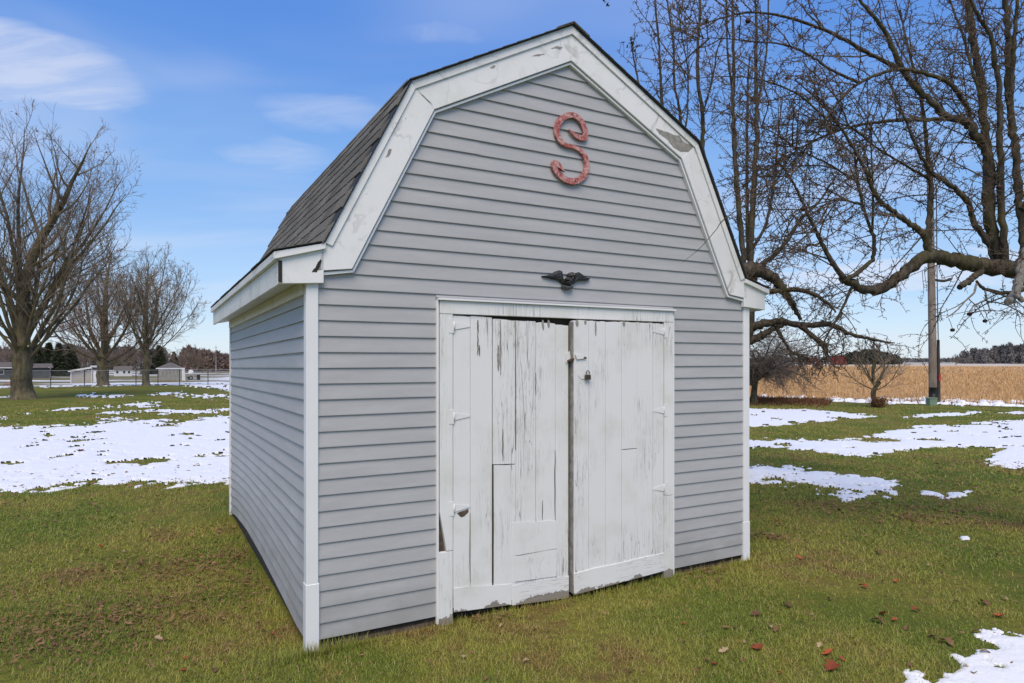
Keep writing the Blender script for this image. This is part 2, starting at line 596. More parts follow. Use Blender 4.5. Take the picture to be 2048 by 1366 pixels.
# outlines of the snow patches, traced on the ground as (bearing, range) through their photo pixels
# (outline, feather, how ragged)
SNOW = [
    ([(-900, 1030), (0, 977), (60, 976), (150, 970), (300, 964), (457, 958), (900, 945), (900, 838), (457, 824), (390, 832), (330, 836), (250, 836), (200, 838), (130, 846), (60, 846), (0, 848), (-900, 890)], 9, 1.15),
    ([(-400, 850), (0, 834), (70, 826), (140, 821), (225, 815), (235, 809), (140, 813), (60, 821), (0, 827), (-400, 842)], 5, 1.1),
    ([(230, 813), (320, 811), (320, 803), (240, 806)], 4, 1.3),
    ([(200, 826), (330, 825), (520, 822), (520, 815), (320, 817), (210, 820)], 4, 1.2),
    ([(-300, 776), (32, 775), (34, 763), (-300, 764)], 5, 0.6),
    ([(66, 774), (150, 772), (215, 770), (215, 765), (140, 765), (66, 765)], 4, 0.8),
    ([(218, 771), (300, 768), (300, 757), (225, 758)], 4, 0.9),
    ([(300, 768), (380, 772), (470, 782), (600, 790), (600, 757), (460, 758), (370, 760), (300, 762)], 4, 0.9),
    ([(150, 795), (250, 793), (250, 786), (160, 788)], 4, 1.7),
    ([(300, 789), (520, 798), (520, 790), (310, 783)], 4, 1.6),
    ([(-300, 800), (40, 793), (40, 790), (-300, 795)], 2, 0.5),
    ([(1380, 815), (1499, 815), (1574, 815), (1667, 819), (1757, 829), (1712, 835), (1675, 837), (1580, 847), (1490, 852), (1380, 856)], 5, 0.6),
    ([(1795, 832), (1852, 833), (1920, 829), (1975, 823), (1970, 819), (1896, 821), (1840, 826)], 3, 0.8),
    ([(1981, 824), (2040, 826), (2120, 826), (2120, 822), (1985, 821)], 3, 0.8),
    ([(1735, 869), (1811, 851), (2048, 838), (2600, 815), (2600, 985), (2060, 932), (1968, 922), (1962, 910), (2005, 895), (1960, 890), (1900, 890), (1863, 893), (1807, 900), (1720, 905), (1678, 905), (1600, 895), (1400, 888), (1400, 876), (1600, 875), (1700, 876), (1800, 880), (1770, 872)], 6, 0.85),
    ([(1440, 936), (1500, 934), (1600, 931), (1700, 943), (1800, 955), (1790, 972), (1770, 990), (1700, 992), (1620, 967), (1560, 957), (1440, 950)], 7, 2.0),
    ([(1840, 975), (1892, 980), (1885, 987), (1845, 982)], 3, 1.5),
    ([(1890, 980), (1940, 974), (1950, 984), (1900, 990)], 3, 1.9),
    ([(1860, 1362), (1930, 1328), (1990, 1322), (2010, 1296), (2060, 1282), (2500, 1240), (2500, 1500), (1860, 1450)], 24, 2.4),
    ([(292, 1080), (309, 1080), (309, 1085), (292, 1085)], 3, 0.6),
    ([(230, 1097), (241, 1096), (240, 1101), (231, 1101)], 3, 0.6),
    ([(260, 1098), (285, 1094), (286, 1098), (262, 1101)], 3, 0.9),
    ([(1920, 1063), (1940, 1063), (1938, 1070), (1922, 1070)], 3, 0.7),
]


def snow_mask(x, y):
    """> 0 where snow lies"""
    yy = np.maximum(y, 0.5)
    px = 1024 + FPX * x / yy
    py = HOR + FPX * EYE / yy
    rough = fbm(x * 1.1, y * 1.1, 4, 31) - 0.5
    fine = fbm(x * 6.5, y * 6.5, 5, 57) - 0.5
    n = rough * 2.2 + fine * 2.6
    best = np.full(np.shape(px), -9.0)
    for poly, feather, rag in SNOW:
        xs = [p[0] for p in poly]
        ys = [p[1] for p in poly]
        sel = (px > min(xs) - 60) & (px < max(xs) + 60) & (py > min(ys) - 14) & (py < max(ys) + 14)
        if not sel.any():
            continue
        sd = poly_sd(px[sel] / 3.2, py[sel], [(a / 3.2, b) for a, b in poly]) / feather
        v = np.minimum(sd, 1.25) + n[sel] * rag
        best[sel] = np.maximum(best[sel], v)
    # grass showing through in the big left field
    isl = ((fbm(x * 0.55 + 3, y * 0.85, 4, 91) - 0.64) * 9)
    near_l = (px < 900) & (py > 800) & (py < 935)
    best = np.where(near_l, best - np.maximum(isl, 0) * 1.5, best)
    best = best - np.maximum(0, fbm(x * 2.4, y * 2.4, 4, 123) - 0.61) * 9.0
    # traces in the edge of the field
    fe = HOR + 80 + (px - 1700) * 0.026
    band = np.exp(-((py - fe) / 5.0) ** 2) * (px > 1380)
    best = np.maximum(best, (fbm(x * 3.2, y * 1.3, 3, 77) - 0.60) * 9 * band - 0.12 - (1 - band) * 3)
    return best


SHED_C = np.array([-1.22943761, 3.95869947])
SHED_A = math.atan2(0.48471085, 0.87467445)
SU = np.array([math.cos(SHED_A), math.sin(SHED_A)])
SV = np.array([-math.sin(SHED_A), math.cos(SHED_A)])


def in_shed(x, y, pad=0.0):
    dx, dy = x - SHED_C[0], y - SHED_C[1]
    u = dx * SU[0] + dy * SU[1]
    v = dx * SV[0] + dy * SV[1]
    return (u > -pad) & (u < 3.78 + pad) & (v > -pad) & (v < 4.12 + pad)


def lawn_group():
    g = bpy.data.node_groups.new('LawnColour', 'ShaderNodeTree')
    g.interface.new_socket('Color', in_out='OUTPUT', socket_type='NodeSocketColor')
    go = g.nodes.new('NodeGroupOutput')
    gp = nd(g, 'ShaderNodeNewGeometry')
    p = mapping(g, gp.outputs['Position'], (1, 1, 0.0))
    n0 = noise_n(g, p, 0.16, 4.0, 0.55)
    n1 = noise_n(g, mapping(g, p, (1, 1, 1), (7, 3, 0)), 0.75, 5.0, 0.6)
    n2 = noise_n(g, p, 3.6, 5.0, 0.62)
    n3 = noise_n(g, p, 21.0, 4.0, 0.6)
    c = mix_c(g, maprange(g, n1, 0.38, 0.60, 0, 1), (0.118, 0.170, 0.016), (0.252, 0.244, 0.040))
    c = mix_c(g, maprange(g, n0, 0.48, 0.68, 0, 0.5), c, (0.32, 0.255, 0.055))
    c = mix_c(g, maprange(g, n2, 0.54, 0.70, 0, 0.5), c, (0.34, 0.205, 0.065))
    br = math_n(g, 'MULTIPLY', maprange(g, n1, 0.52, 0.64, 0, 1), maprange(g, n2, 0.40, 0.58, 0, 1))
    c = mix_c(g, math_n(g, 'MULTIPLY', br, 0.75), c, (0.215, 0.115, 0.052))
    c = mix_c(g, maprange(g, n3, 0.3, 0.75, 0.55, 0.0), c, (0.10, 0.10, 0.024))
    lk(g, c, go.inputs[0])
    return g


LAWN = lawn_group()


def lawn_mats():
    m, nt, b = new_mat('lawn soil and thatch', 0.95, 0.1)
    g = nd(nt, 'ShaderNodeGroup')
    g.node_tree = LAWN
    gp = nd(nt, 'ShaderNodeNewGeometry')
    sep = nd(nt, 'ShaderNodeSeparateXYZ')
    lk(nt, gp.outputs['Position'], sep.inputs[0])
    n = noise_n(nt, gp.outputs['Position'], 34.0, 5.0, 0.7)
    n2 = noise_n(nt, gp.outputs['Position'], 6.0, 5.0, 0.7)
    c = mix_c(nt, maprange(nt, n, 0.35, 0.65, 0.35, 0.0), g.outputs[0], (0.08, 0.066, 0.03))
    # bare litter where the eaves drip along the wall, and other far snow patches on the open land
    far = nd(nt, 'ShaderNodeVectorMath', operation='LENGTH')
    lk(nt, gp.outputs['Position'], far.inputs[0])
    ns = noise_n(nt, mapping(nt, gp.outputs['Position'], (0.03, 0.10, 0)), 1.0, 5.0, 0.6)
    fs = math_n(nt, 'MULTIPLY', maprange(nt, far.outputs['Value'], 80, 110, 0, 1), maprange(nt, ns, 0.50, 0.56, 0, 1))
    c = mix_c(nt, maprange(nt, far.outputs['Value'], 70, 140, 0, 0.8), c, (0.20, 0.165, 0.085))
    c = mix_c(nt, fs, c, (0.8, 0.81, 0.84))
    lk(nt, c, b.inputs['Base Color'])
    bump(nt, b, math_n(nt, 'ADD', n, n2), 0.7, 0.03)
    M['lawn'] = m
    m2, nt, b = new_mat('grass blade', 0.7, 0.2)
    g = nd(nt, 'ShaderNodeGroup')
    g.node_tree = LAWN
    at = nd(nt, 'ShaderNodeAttribute', attribute_name='tone')
    tip = nd(nt, 'ShaderNodeAttribute', attribute_name='tip')
    c = mix_c(nt, maprange(nt, at.outputs['Fac'], 0.72, 0.98, 0, 0.9), g.outputs[0], (0.27, 0.205, 0.095))
    c = mix_c(nt, maprange(nt, at.outputs['Fac'], 0.35, 0.0, 0, 0.6), c, (0.06, 0.095, 0.016))
    c = mix_c(nt, math_n(nt, 'MULTIPLY', tip.outputs['Fac'], 0.32), c, (0.24, 0.23, 0.085))
    hv = nd(nt, 'ShaderNodeHueSaturation')
    hv.inputs['Value'].default_value = 1.86
    lk(nt, c, hv.inputs['Color'])
    lk(nt, hv.outputs[0], b.inputs['Base Color'])
    tr = nd(nt, 'ShaderNodeBsdfTranslucent')
    lk(nt, hv.outputs[0], tr.inputs[0])
    mx = nd(nt, 'ShaderNodeMixShader')
    mx.inputs[0].default_value = 0.25
    out = nt.nodes['Material Output']
    lk(nt, b.outputs[0], mx.inputs[1])
    lk(nt, tr.outputs[0], mx.inputs[2])
    lk(nt, mx.outputs[0], out.inputs[0])
    M['blade'] = m2


lawn_mats()


def snow_material():
    m, nt, b = new_mat('old snow', 0.6, 0.3)
    gp = nd(nt, 'ShaderNodeNewGeometry')
    n = noise_n(nt, gp.outputs['Position'], 5.0, 6.0, 0.62)
    n2 = noise_n(nt, gp.outputs['Position'], 28.0, 4.0, 0.6)
    c = mix_c(nt, maprange(nt, n, 0.55, 0.8, 0, 0.3), (0.88, 0.88, 0.885), (0.74, 0.73, 0.70))
    lk(nt, c, b.inputs['Base Color'])
    b.inputs['Subsurface Weight'].default_value = 0.0
    bump(nt, b, math_n(nt, 'ADD', n, math_n(nt, 'MULTIPLY', n2, 0.4)), 0.35, 0.03)
    return m


M['snow'] = snow_material()

# ------------------------------------------------------------------ the ground: one sheet out to the horizon
nt_, nr_ = 300, 150
th = np.linspace(0, 2 * math.pi, nt_, endpoint=False)
rr = np.concatenate([[0.0], np.geomspace(0.6, 6000, nr_)])
TH, RR = np.meshgrid(th, rr[1:], indexing='ij')
gx, gy = RR * np.sin(TH), RR * np.cos(TH)
gz = ground_z(gx, gy)
V = np.vstack([np.stack([gx, gy, gz], -1).reshape(-1, 3), [[0, 0, -0.045]]])
i = np.arange(nt_)[:, None]
j = np.arange(nr_ - 1)[None, :]
i2 = (i + 1) % nt_
F = np.stack([i * nr_ + j, i2 * nr_ + j, i2 * nr_ + j + 1, i * nr_ + j + 1], -1).reshape(-1, 4)
c0 = np.full(nt_, len(V) - 1)
ii = np.arange(nt_)
Fc = np.stack([c0, ((ii + 1) % nt_) * nr_, ii * nr_, ii * nr_], -1)
gr = mesh_np('ground', V, F, M['lawn'], smooth=True)
tag(gr, kind='structure')
fan = bmesh.new()
fan.from_mesh(gr.data)
fan.verts.ensure_lookup_table()
for k in range(nt_):
    fan.faces.new((fan.verts[len(V) - 1], fan.verts[((k + 1) % nt_) * nr_], fan.verts[k * nr_]))
bmesh.ops.recalc_face_normals(fan, faces=fan.faces)
if sum(f.normal.z for f in fan.faces) < 0:
    bmesh.ops.reverse_faces(fan, faces=fan.faces)
fan.to_mesh(gr.data)
fan.free()
for p in gr.data.polygons:
    p.use_smooth = True

# ------------------------------------------------------------------ snow, thin and broken, lying on the grass
pxs = np.linspace(-300, 2380, 1750)
pys = np.concatenate([np.arange(752, 1000, 0.9), np.arange(1000, 1440, 2.0)])
PX, PY = np.meshgrid(pxs, pys, indexing='ij')
SY = FPX * EYE / (PY - HOR)
SX = (PX - 1024) / FPX * SY
msk = snow_mask(SX, SY)
gzz = ground_z(SX, SY)
top = gzz - 0.012 + (0.036 * sstep(msk, -0.25, 0.55) + 0.012 * sstep(msk, 0.4, 1.6)) * (0.62 + 0.38 * sstep(SY, 5, 12)) + 0.016 * (fbm(SX * 5, SY * 5, 3, 12) - 0.5) * sstep(msk, 0, 1)
fdist = FPX * EYE / np.maximum(20, 80 + (PX - 1700) * 0.026)
top = top + 0.045 * ((PX > 1380) & (SY > fdist - 0.4))
SVt = np.stack([SX, SY, top], -1).reshape(-1, 3)
n2_ = len(pys)
a = np.arange(len(pxs) - 1)[:, None] * n2_ + np.arange(n2_ - 1)[None, :]
F = np.stack([a, a + n2_, a + n2_ + 1, a + 1], -1).reshape(-1, 4)
ms = (msk > -0.25).ravel() & ~in_shed(SX, SY, 0.0).ravel()
keep = ms[F].all(axis=1)
F = F[keep][:, ::-1]
used = np.unique(F)
remap = np.zeros(len(SVt), int)
remap[used] = np.arange(len(used))
sn = mesh_np('snow_cover', SVt[used], remap[F], M['snow'], smooth=True)
tag(sn, 'thin broken patches of white snow lying on the lawn', 'snow', kind='stuff')


# ------------------------------------------------------------------ grass blades
def blades(n, r0, r1, hgt, wid, a0=-0.74, a1=0.74, seed=1, cover=0.05):
    g = np.random.default_rng(seed)
    r = np.sqrt(g.uniform(r0 * r0, r1 * r1, n))
    t = g.uniform(a0, a1, n)
    x, y = r * np.sin(t), r * np.cos(t)
    x += g.normal(0, 0.02, n)
    sm = snow_mask(x, y)
    ok = (sm < cover + np.abs(g.normal(0, 0.42, n))) & ~in_shed(x, y, 0.012) & (y > 1.5)
    # thinner where the litter lies
    thin = fbm(x * 0.9, y * 0.9, 3, 44)
    ok &= g.uniform(0, 1, n) < (1.15 - 0.9 * sstep(thin, 0.52, 0.72))
    x, y, r = x[ok], y[ok], r[ok]
    n = len(x)
    z = ground_z(x, y) - 0.004
    tuft = fbm(x * 3.1, y * 3.1, 3, 8)
    h = hgt * g.uniform(0.45, 1.15, n) * (0.55 + 0.9 * tuft)
    w = wid * g.uniform(0.6, 1.3, n)
    az = g.uniform(0, 2 * math.pi, n)
    lean = g.uniform(0.45, 1.45, n)
    lx, ly = np.cos(az), np.sin(az)
    fx, fy = -ly, lx
    b0 = np.stack([x - fx * w / 2, y - fy * w / 2, z], -1)
    b1 = np.stack([x + fx * w / 2, y + fy * w / 2, z], -1)
    tp = np.stack([x + lx * h * np.sin(lean) * 1.1, y + ly * h * np.sin(lean) * 1.1, z + h * np.cos(lean)], -1)
    V = np.stack([b0, b1, tp], 1).reshape(-1, 3)
    F = np.arange(3 * n).reshape(-1, 3)
    tone = np.repeat(g.uniform(0, 1, n), 3)
    tip = np.tile([0.0, 0.0, 1.0], n)
    return V, F, tone, tip


parts = [blades(210000, 2.6, 6.0, 0.042, 0.0052, seed=1), blades(230000, 6.0, 11.0, 0.044, 0.0080, seed=2),
         blades(130000, 11.0, 20.0, 0.050, 0.016, seed=3), blades(60000, 20.0, 34.0, 0.055, 0.034, seed=4)]
VV, FF, TT, PP, off = [], [], [], [], 0
for v, f, t, p in parts:
    VV.append(v)
    FF.append(f + off)
    TT.append(t)
    PP.append(p)
    off += len(v)
go = mesh_np('grass', np.concatenate(VV), np.concatenate(FF), M['blade'], attr={'tone': np.concatenate(TT), 'tip': np.concatenate(PP)})
tag(go, 'short winter lawn grass, green mixed with straw', 'grass', kind='stuff')
# taller unmown tufts along the foot of the shed
tv, tf, tt, tp_, off = [], [], [], [], 0
g = np.random.default_rng(5)
n = 2600
edge = g.uniform(0, 1, n)
u = np.where(g.uniform(0, 1, n) < 0.72, g.uniform(-0.05, 3.85, n), g.normal(0.05, 0.16, n))
v = -np.abs(g.normal(0, 0.035, n)) - 0.03
side = g.uniform(0, 1, n) < 0.28
u2, v2 = -np.abs(g.normal(0, 0.05, n)) - 0.03, g.uniform(-0.1, 4.2, n)
u, v = np.where(side, u2, u), np.where(side, v2, v)
x = SHED_C[0] + u * SU[0] + v * SV[0]
y = SHED_C[1] + u * SU[1] + v * SV[1]
z = ground_z(x, y)
h = g.uniform(0.03, 0.085, n) * np.where(np.abs(u - 0.05) < 0.3, 1.35, 1.0)
az, lean = g.uniform(0, 6.28, n), g.uniform(0.1, 0.9, n)
w = g.uniform(0.003, 0.0055, n)
lx, ly = np.cos(az), np.sin(az)
V = np.stack([np.stack([x - ly * w / -2, y + lx * w / -2, z], -1), np.stack([x - ly * w / 2, y + lx * w / 2, z], -1),
              np.stack([x + lx * h * np.sin(lean), y + ly * h * np.sin(lean), z + h * np.cos(lean)], -1)], 1).reshape(-1, 3)
tg = mesh_np('tall_grass', V, np.arange(3 * n).reshape(-1, 3), M['blade'], attr={'tone': np.repeat(g.uniform(0, 1, n), 3), 'tip': np.tile([0, 0, 1.0], n)})
tag(tg, 'longer uncut grass blades along the foot of the shed', 'grass', kind='stuff')

# ------------------------------------------------------------------ the shed (local x along the front, y into the depth, z up)
W, D, MID = 3.78, 4.12, 1.89
SAG = 0.0085                                     # the back has sunk a little
shed = empty('gambrel_shed', (SHED_C[0], SHED_C[1], 0), SHED_A, 'small grey vinyl-sided barn-style shed with white double doors and gambrel roof', 'shed')
EXPO, Z0 = 0.0967, 0.015                          # siding course height, foot of the first course


def q(p):                                        # mirror a left-hand (x, z) point
    return (2 * MID - p[0], p[1])


A_O, K_O, B_O = (MID, 4.15), (0.65, 3.49), (0.10, 2.41)      # outer rake line: apex, knee, foot
A_I, K_I, B_I = (MID, 3.90), (0.813, 3.345), (0.27, 2.265)   # inner rake line
E_O = (-0.185, 2.335)                                        # edge of the flared eave


def half_inner(z):
    """x of the left inner rake line at height z"""
    if z <= B_I[1]:
        return 0.05
    if z <= K_I[1]:
        t = (z - B_I[1]) / (K_I[1] - B_I[1])
        return B_I[0] + t * (K_I[0] - B_I[0])
    t = min(1, (z - K_I[1]) / (A_I[1] - K_I[1]))
    return K_I[0] + t * (A_I[0] - K_I[0])


def arch(v, z):
    a = np.interp(v, [0, .25, .8, 1.74, 2.7, 3.5, 4.12], [0, -.010, .028, .076, .098, .068, 0.0])
    return a * (1 - sstep(np.asarray(z), 0.0, 1.15))


def board_front(k, x0b, x1b, x0t, x1t, z0, z1, lift=0.0):
    bm = bmesh.new()
    nseg = max(2, int((x1b - x0b) / 0.35))
    sec = [(0.0085 - lift, 0.0), (0.0088 - lift, 0.007), (0.0160 - lift, 0.6), (0.0212 - lift, 1.0), (0.0240 - lift, 1.0), (0.0240 - lift, 0.0)]
    rows = []
    ph = rnd.uniform(0, 6)
    for s in range(nseg + 1):
        f = s / nseg
        xb, xt = x0b + (x1b - x0b) * f, x0t + (x1t - x0t) * f
        w = 0.0012 * math.sin(3.1 * xb + ph) + rnd.uniform(-.0004, .0004)
        ring = []
        for (yy, zz) in sec:
            zf = zz if zz > 0.01 else zz
            zz2 = z0 + (zz if zz < 0.01 else zz * (z1 - z0))
            t = min(1, max(0, (zz2 - z0) / max(1e-6, z1 - z0)))
            ring.append(bm.verts.new((xb + (xt - xb) * t, yy, zz2 + w)))
        rows.append(ring)
    m = len(sec)
    for s in range(nseg):
        for e in range(m):
            bm.faces.new((rows[s][e], rows[s][(e + 1) % m], rows[s + 1][(e + 1) % m], rows[s + 1][e]))
    bm.faces.new(rows[0][::-1])
    bm.faces.new(rows[-1])
    return bm_obj('siding_board', bm, M['vinyl'], shed)


DOOR_L, DOOR_R, DOOR_T = 0.838, 2.906, 2.118
for k in range(41):
    z0 = Z0 + k * EXPO
    z1 = z0 + EXPO + 0.012
    if z0 > 3.885:
        break
    z1 = min(z1, 3.93)
    hb, ht = half_inner(z0) , half_inner(min(z1, 3.89))
    pad = 0.06 if z0 > 2.2 else 0.0
    hb, ht = hb - pad, ht - pad
    if z0 < DOOR_T - 0.03:
        z1d = min(z1, DOOR_T + 0.001) if z1 > DOOR_T - 0.0 and z0 < DOOR_T - 0.03 else z1
        board_front(k, hb, DOOR_L, ht, DOOR_L, z0, z1)
        board_front(k, DOOR_R, W - hb, DOOR_R, W - ht, z0, z1)
        if z1 > DOOR_T + 0.02:
            board_front(k, DOOR_L, DOOR_R, DOOR_L, DOOR_R, DOOR_T + 0.002, z1)
    elif W - 2 * hb > 1.2:
        cut = rnd.uniform(hb + 0.4, W - hb - 0.4)
        board_front(k, hb, cut + 0.02, ht, cut + 0.02, z0, z1, 0.0009)
        board_front(k, cut, W - hb, cut, W - ht, z0, z1)
    else:
        board_front(k, hb, W - hb, ht, W - ht, z0, z1)


def board_side(x_face, sgn, z0, z1, v0, v1, lift=0.0):
    """clapboard on a long wall; x_face is the outermost plane, sgn +1 when the wall faces -x"""
    bm = bmesh.new()
    nseg = max(3, int((v1 - v0) / 0.22))
    sec = [(0.001, 0.0), (0.001, 0.007), (0.0105, 0.6), (0.0168, 1.0), (0.0190, 1.0), (0.0190, 0.0)]
    rows = []
    for s in range(nseg + 1):
        vv = v0 + (v1 - v0) * s / nseg
        ring = []
        for (xx, zz) in sec:
            zz2 = z0 + (zz if zz < 0.01 else zz * (z1 - z0))
            z3 = zz2 + float(arch(vv, zz2)) if sgn > 0 else zz2
            ring.append(bm.verts.new((x_face + sgn * (xx - lift), vv, z3)))
        rows.append(ring)
    m = len(sec)
    for s in range(nseg):
        for e in range(m):
            bm.faces.new((rows[s][e], rows[s][(e + 1) % m], rows[s + 1][(e + 1) % m], rows[s + 1][e]))
    bm.faces.new(rows[0])
    bm.faces.new(rows[-1][::-1])
    return bm


for k in range(23):
    z0 = Z0 + k * EXPO
    cut = (1.05, 2.5, 3.1, 1.7, 2.2)[k % 5] + rnd.uniform(-.2, .2)
    bm_obj('siding_board', board_side(0.0045, 1, z0, z0 + EXPO + 0.012, 0.05, cut + 0.02, 0.0011), M['vinyl'], shed)
    bm_obj('siding_board', board_side(0.0045, 1, z0, z0 + EXPO + 0.012, cut, D - 0.05), M['vinyl'], shed)
for nm, bmk in (('right_siding', 1), ('rear_siding', 2)):
    bm = bmesh.new()
    for k in range(23 if bmk == 1 else 40):
        z0 = Z0 + k * EXPO
        if bmk == 1:
            add_prism(bm, [(W - 0.0045, z0), (W - 0.0175, z0 + EXPO), (W - 0.0190, z0 + EXPO), (W - 0.0190, z0)], 'y', 0.05, D - 0.05)
        else:
            h = max(half_inner(z0 + EXPO) - 0.05, 0.05) if z0 > 2.15 else 0.05
            h = min(h, MID - 0.02)
            add_prism(bm, [(D - 0.0045, z0), (D - 0.0175, z0 + EXPO), (D - 0.0190, z0 + EXPO), (D - 0.0190, z0)], 'x', h, W - h)
    tag(bm_obj(nm, bm, M['vinyl'], shed), kind='stuff')

# sheathing behind the siding
bm = bmesh.new()
fp = [(0.03, -0.02), (DOOR_L + .03, -0.02), (DOOR_L + .03, 2.0), (DOOR_R - .03, 2.0), (DOOR_R - .03, -0.02), (W - 0.03, -0.02), (W - 0.03, 2.25), (W - .17, 2.45), (W - .70, 3.45), (MID, 4.08), (.70, 3.45), (.17, 2.45), (0.03, 2.25)]
for (a0, a1) in ((0.0255, 0.05),):
    add_prism(bm, [(0.03, -0.02), (DOOR_L + .03, -0.02), (DOOR_L + .03, 2.02), (0.03, 2.02)], 'y', a0, a1)
    add_prism(bm, [(DOOR_R - .03, -0.02), (W - 0.03, -0.02), (W - 0.03, 2.02), (DOOR_R - .03, 2.02)], 'y', a0, a1)
    add_prism(bm, [(0.03, 2.02), (W - 0.03, 2.02), (W - 0.03, 2.25), (W - .17, 2.40), (W - .70, 3.44), (MID, 4.06), (.70, 3.44), (.17, 2.40), (0.03, 2.25)], 'y', a0, a1)
add_prism(bm, [(0.03, -0.02), (W - 0.03, -0.02), (W - 0.03, 2.25), (W - .17, 2.40), (W - .70, 3.44), (MID, 4.06), (.70, 3.44), (.17, 2.40), (0.03, 2.25)], 'y', D - 0.05, D - 0.0200)
add_box(bm, 0.0255, 0.045, 0.052, D - 0.052, -0.02, 2.37)
add_box(bm, W - 0.045, W - 0.0255, 0.052, D - 0.052, -0.02, 2.37)
bm_obj('sheathing', bm, M['darkwood'], shed)
box('floor', 0.06, W - 0.06, 0.06, D - 0.06, -0.035, 0.03, M['darkwood'], shed)
box('sill', 0.03, DOOR_L, 0.0255, 0.06, -0.06, 0.006, M['oldwood'], shed)
box('sill', DOOR_R, W - 0.03, 0.0255, 0.06, -0.06, 0.006, M['oldwood'], shed)

# corner posts: an upper length and a short sleeve lapped over it at the foot
for cx, cy, sx, sy in ((0, 0, 1, 1), (W, 0, -1, 1), (0, D, 1, -1), (W, D, -1, -1)):
    def L(o, w, t):
        pts = [(-o, -o), (w, -o), (w, t), (t, t), (t, w), (-o, w)]
        return [(cx + sx * a, cy + sy * b) for a, b in pts]
    p = prism('corner_post', L(0.0, 0.072, 0.03), 'z', 0.20, 2.26, M['post'], shed, 0.003)
    prism('sleeve', L(0.003, 0.077, 0.03), 'z', -0.05, 0.36 if cx == 0 else 0.30, M['post'], p, 0.003)

# rake boards, their top moulding and the channel that finishes the siding
VF = -0.026
for mir in (False, True):
    f = (lambda p: q(p)) if mir else (lambda p: p)
    prism('rake_board', [f(p) for p in (A_O, K_O, K_I, A_I)], 'y', VF, 0.018, M['trim'], shed, 0.003)
    prism('rake_board', [f(p) for p in (K_O, B_O, (0.055, 2.238), B_I, K_I)], 'y', VF - 0.002, 0.018, M['trim'], shed, 0.003)
    sm = 0.052
    up_in = (A_O[0], A_O[1] - 0.060), (K_O[0] + 0.027, K_O[1] - 0.042)
    prism('rake_moulding', [f(p) for p in ((A_O[0], A_O[1] + .004), (K_O[0], K_O[1] + .004), up_in[1], up_in[0])], 'y', VF - 0.012, VF - 0.001, M['trim'], shed, 0.003)
    prism('rake_moulding', [f(p) for p in (K_O, B_O, (B_O[0] + 0.047, B_O[1] - 0.018), up_in[1])], 'y', VF - 0.014, VF - 0.003, M['trim'], shed, 0.003)
    g0, g1 = 0.005, 0.019
    def inn(p, d, k):
        return (p[0] + d * k[0], p[1] + d * k[1])
    dA, dK, dB = (0, -1.16), (0.66, -0.86), (0.45, -0.9)
    prism('siding_channel', [f(p) for p in (inn(A_I, g0, dA), inn(K_I, g0, dK), inn(K_I, g1, dK), inn(A_I, g1, dA))], 'y', -0.012, 0.017, M['post'], shed)
    prism('siding_channel', [f(p) for p in (inn(K_I, g0, dK), inn(B_I, g0, (1.0, -.5)), inn(B_I, g1, (0.75, -0.75)), inn(K_I, g1, dK))], 'y', -0.013, 0.017, M['post'], shed)
    prism('siding_channel', [f(p) for p in ((0.0735, 2.232), (B_I[0] + .004, 2.262), (B_I[0] + .012, 2.247), (0.0735, 2.214))], 'y', -0.014, 0.017, M['post'], shed)
    # boxed eave return, fascia, moulding, soffit and frieze
    prism('eave_return', [f(p) for p in ((-0.165, 2.150), (0.098, 2.168), (0.098, 2.392), (-0.165, 2.318))], 'y', -0.028, 0.012, M['trim'], shed, 0.003)
    prism('return_moulding', [f(p) for p in ((-0.192, 2.288), (0.104, 2.372), (0.104, 2.408), (-0.192, 2.332))], 'y', -0.052, -0.0285, M['trim'], shed, 0.003)
    x0, x1 = (-0.165, -0.145) if not mir else (W + 0.145, W + 0.165)
    box('fascia', x0, x1, 0.0125, D + 0.05, 2.146, 2.322, M['fascia'], shed, 0.002)
    x0, x1 = (-0.190, -0.1655) if not mir else (W + 0.1655, W + 0.190)
    box('fascia_moulding', x0, x1, -0.0285, D + 0.06, 2.285, 2.333, M['fascia'], shed, 0.002)
    prism('soffit', [f(p) for p in ((-0.1445, 2.158), (0.018, 2.190), (0.018, 2.202), (-0.1445, 2.170))], 'y', 0.0125, D + 0.03, M['fascia'], shed)
    x0, x1 = (-0.012, 0.019) if not mir else (W - 0.019, W + 0.012)
    box('frieze_board', x0, x1, 0.0730, D - 0.073, 2.105, 2.183, M['fascia'], shed, 0.002)

# roof deck and its shingles
roof = None
T_ = 0.005


def roof_pts(off):
    pts = [E_O, B_O, K_O, A_O]
    nrm_ = [(-0.05, 1), (-0.75, 0.65), (-0.78, 0.80), (0, 1.12)]
    left = [(p[0] + n[0] * off, p[1] + n[1] * off) for p, n in zip(pts, nrm_)]
    return left + [q(p) for p in left[-2::-1]]


lo, hi = roof_pts(0.004), roof_pts(0.004 + T_)
bm = bmesh.new()
poly = lo + hi[::-1]
n = len(lo)
v0, v1 = -0.056, D + 0.07
rows = [[bm.verts.new((p[0], v, p[1])) for p in poly] for v in (v0, v1)]
m = len(poly)
for e in range(m):
    bm.faces.new((rows[0][e], rows[0][(e + 1) % m], rows[1][(e + 1) % m], rows[1][e]))
for ring in rows:
    for s in range(n - 1):
        bm.faces.new((ring[s], ring[s + 1], ring[m - 2 - s], ring[m - 1 - s]))
roof = bm_obj('roof', bm, M['roofedge'], shed)

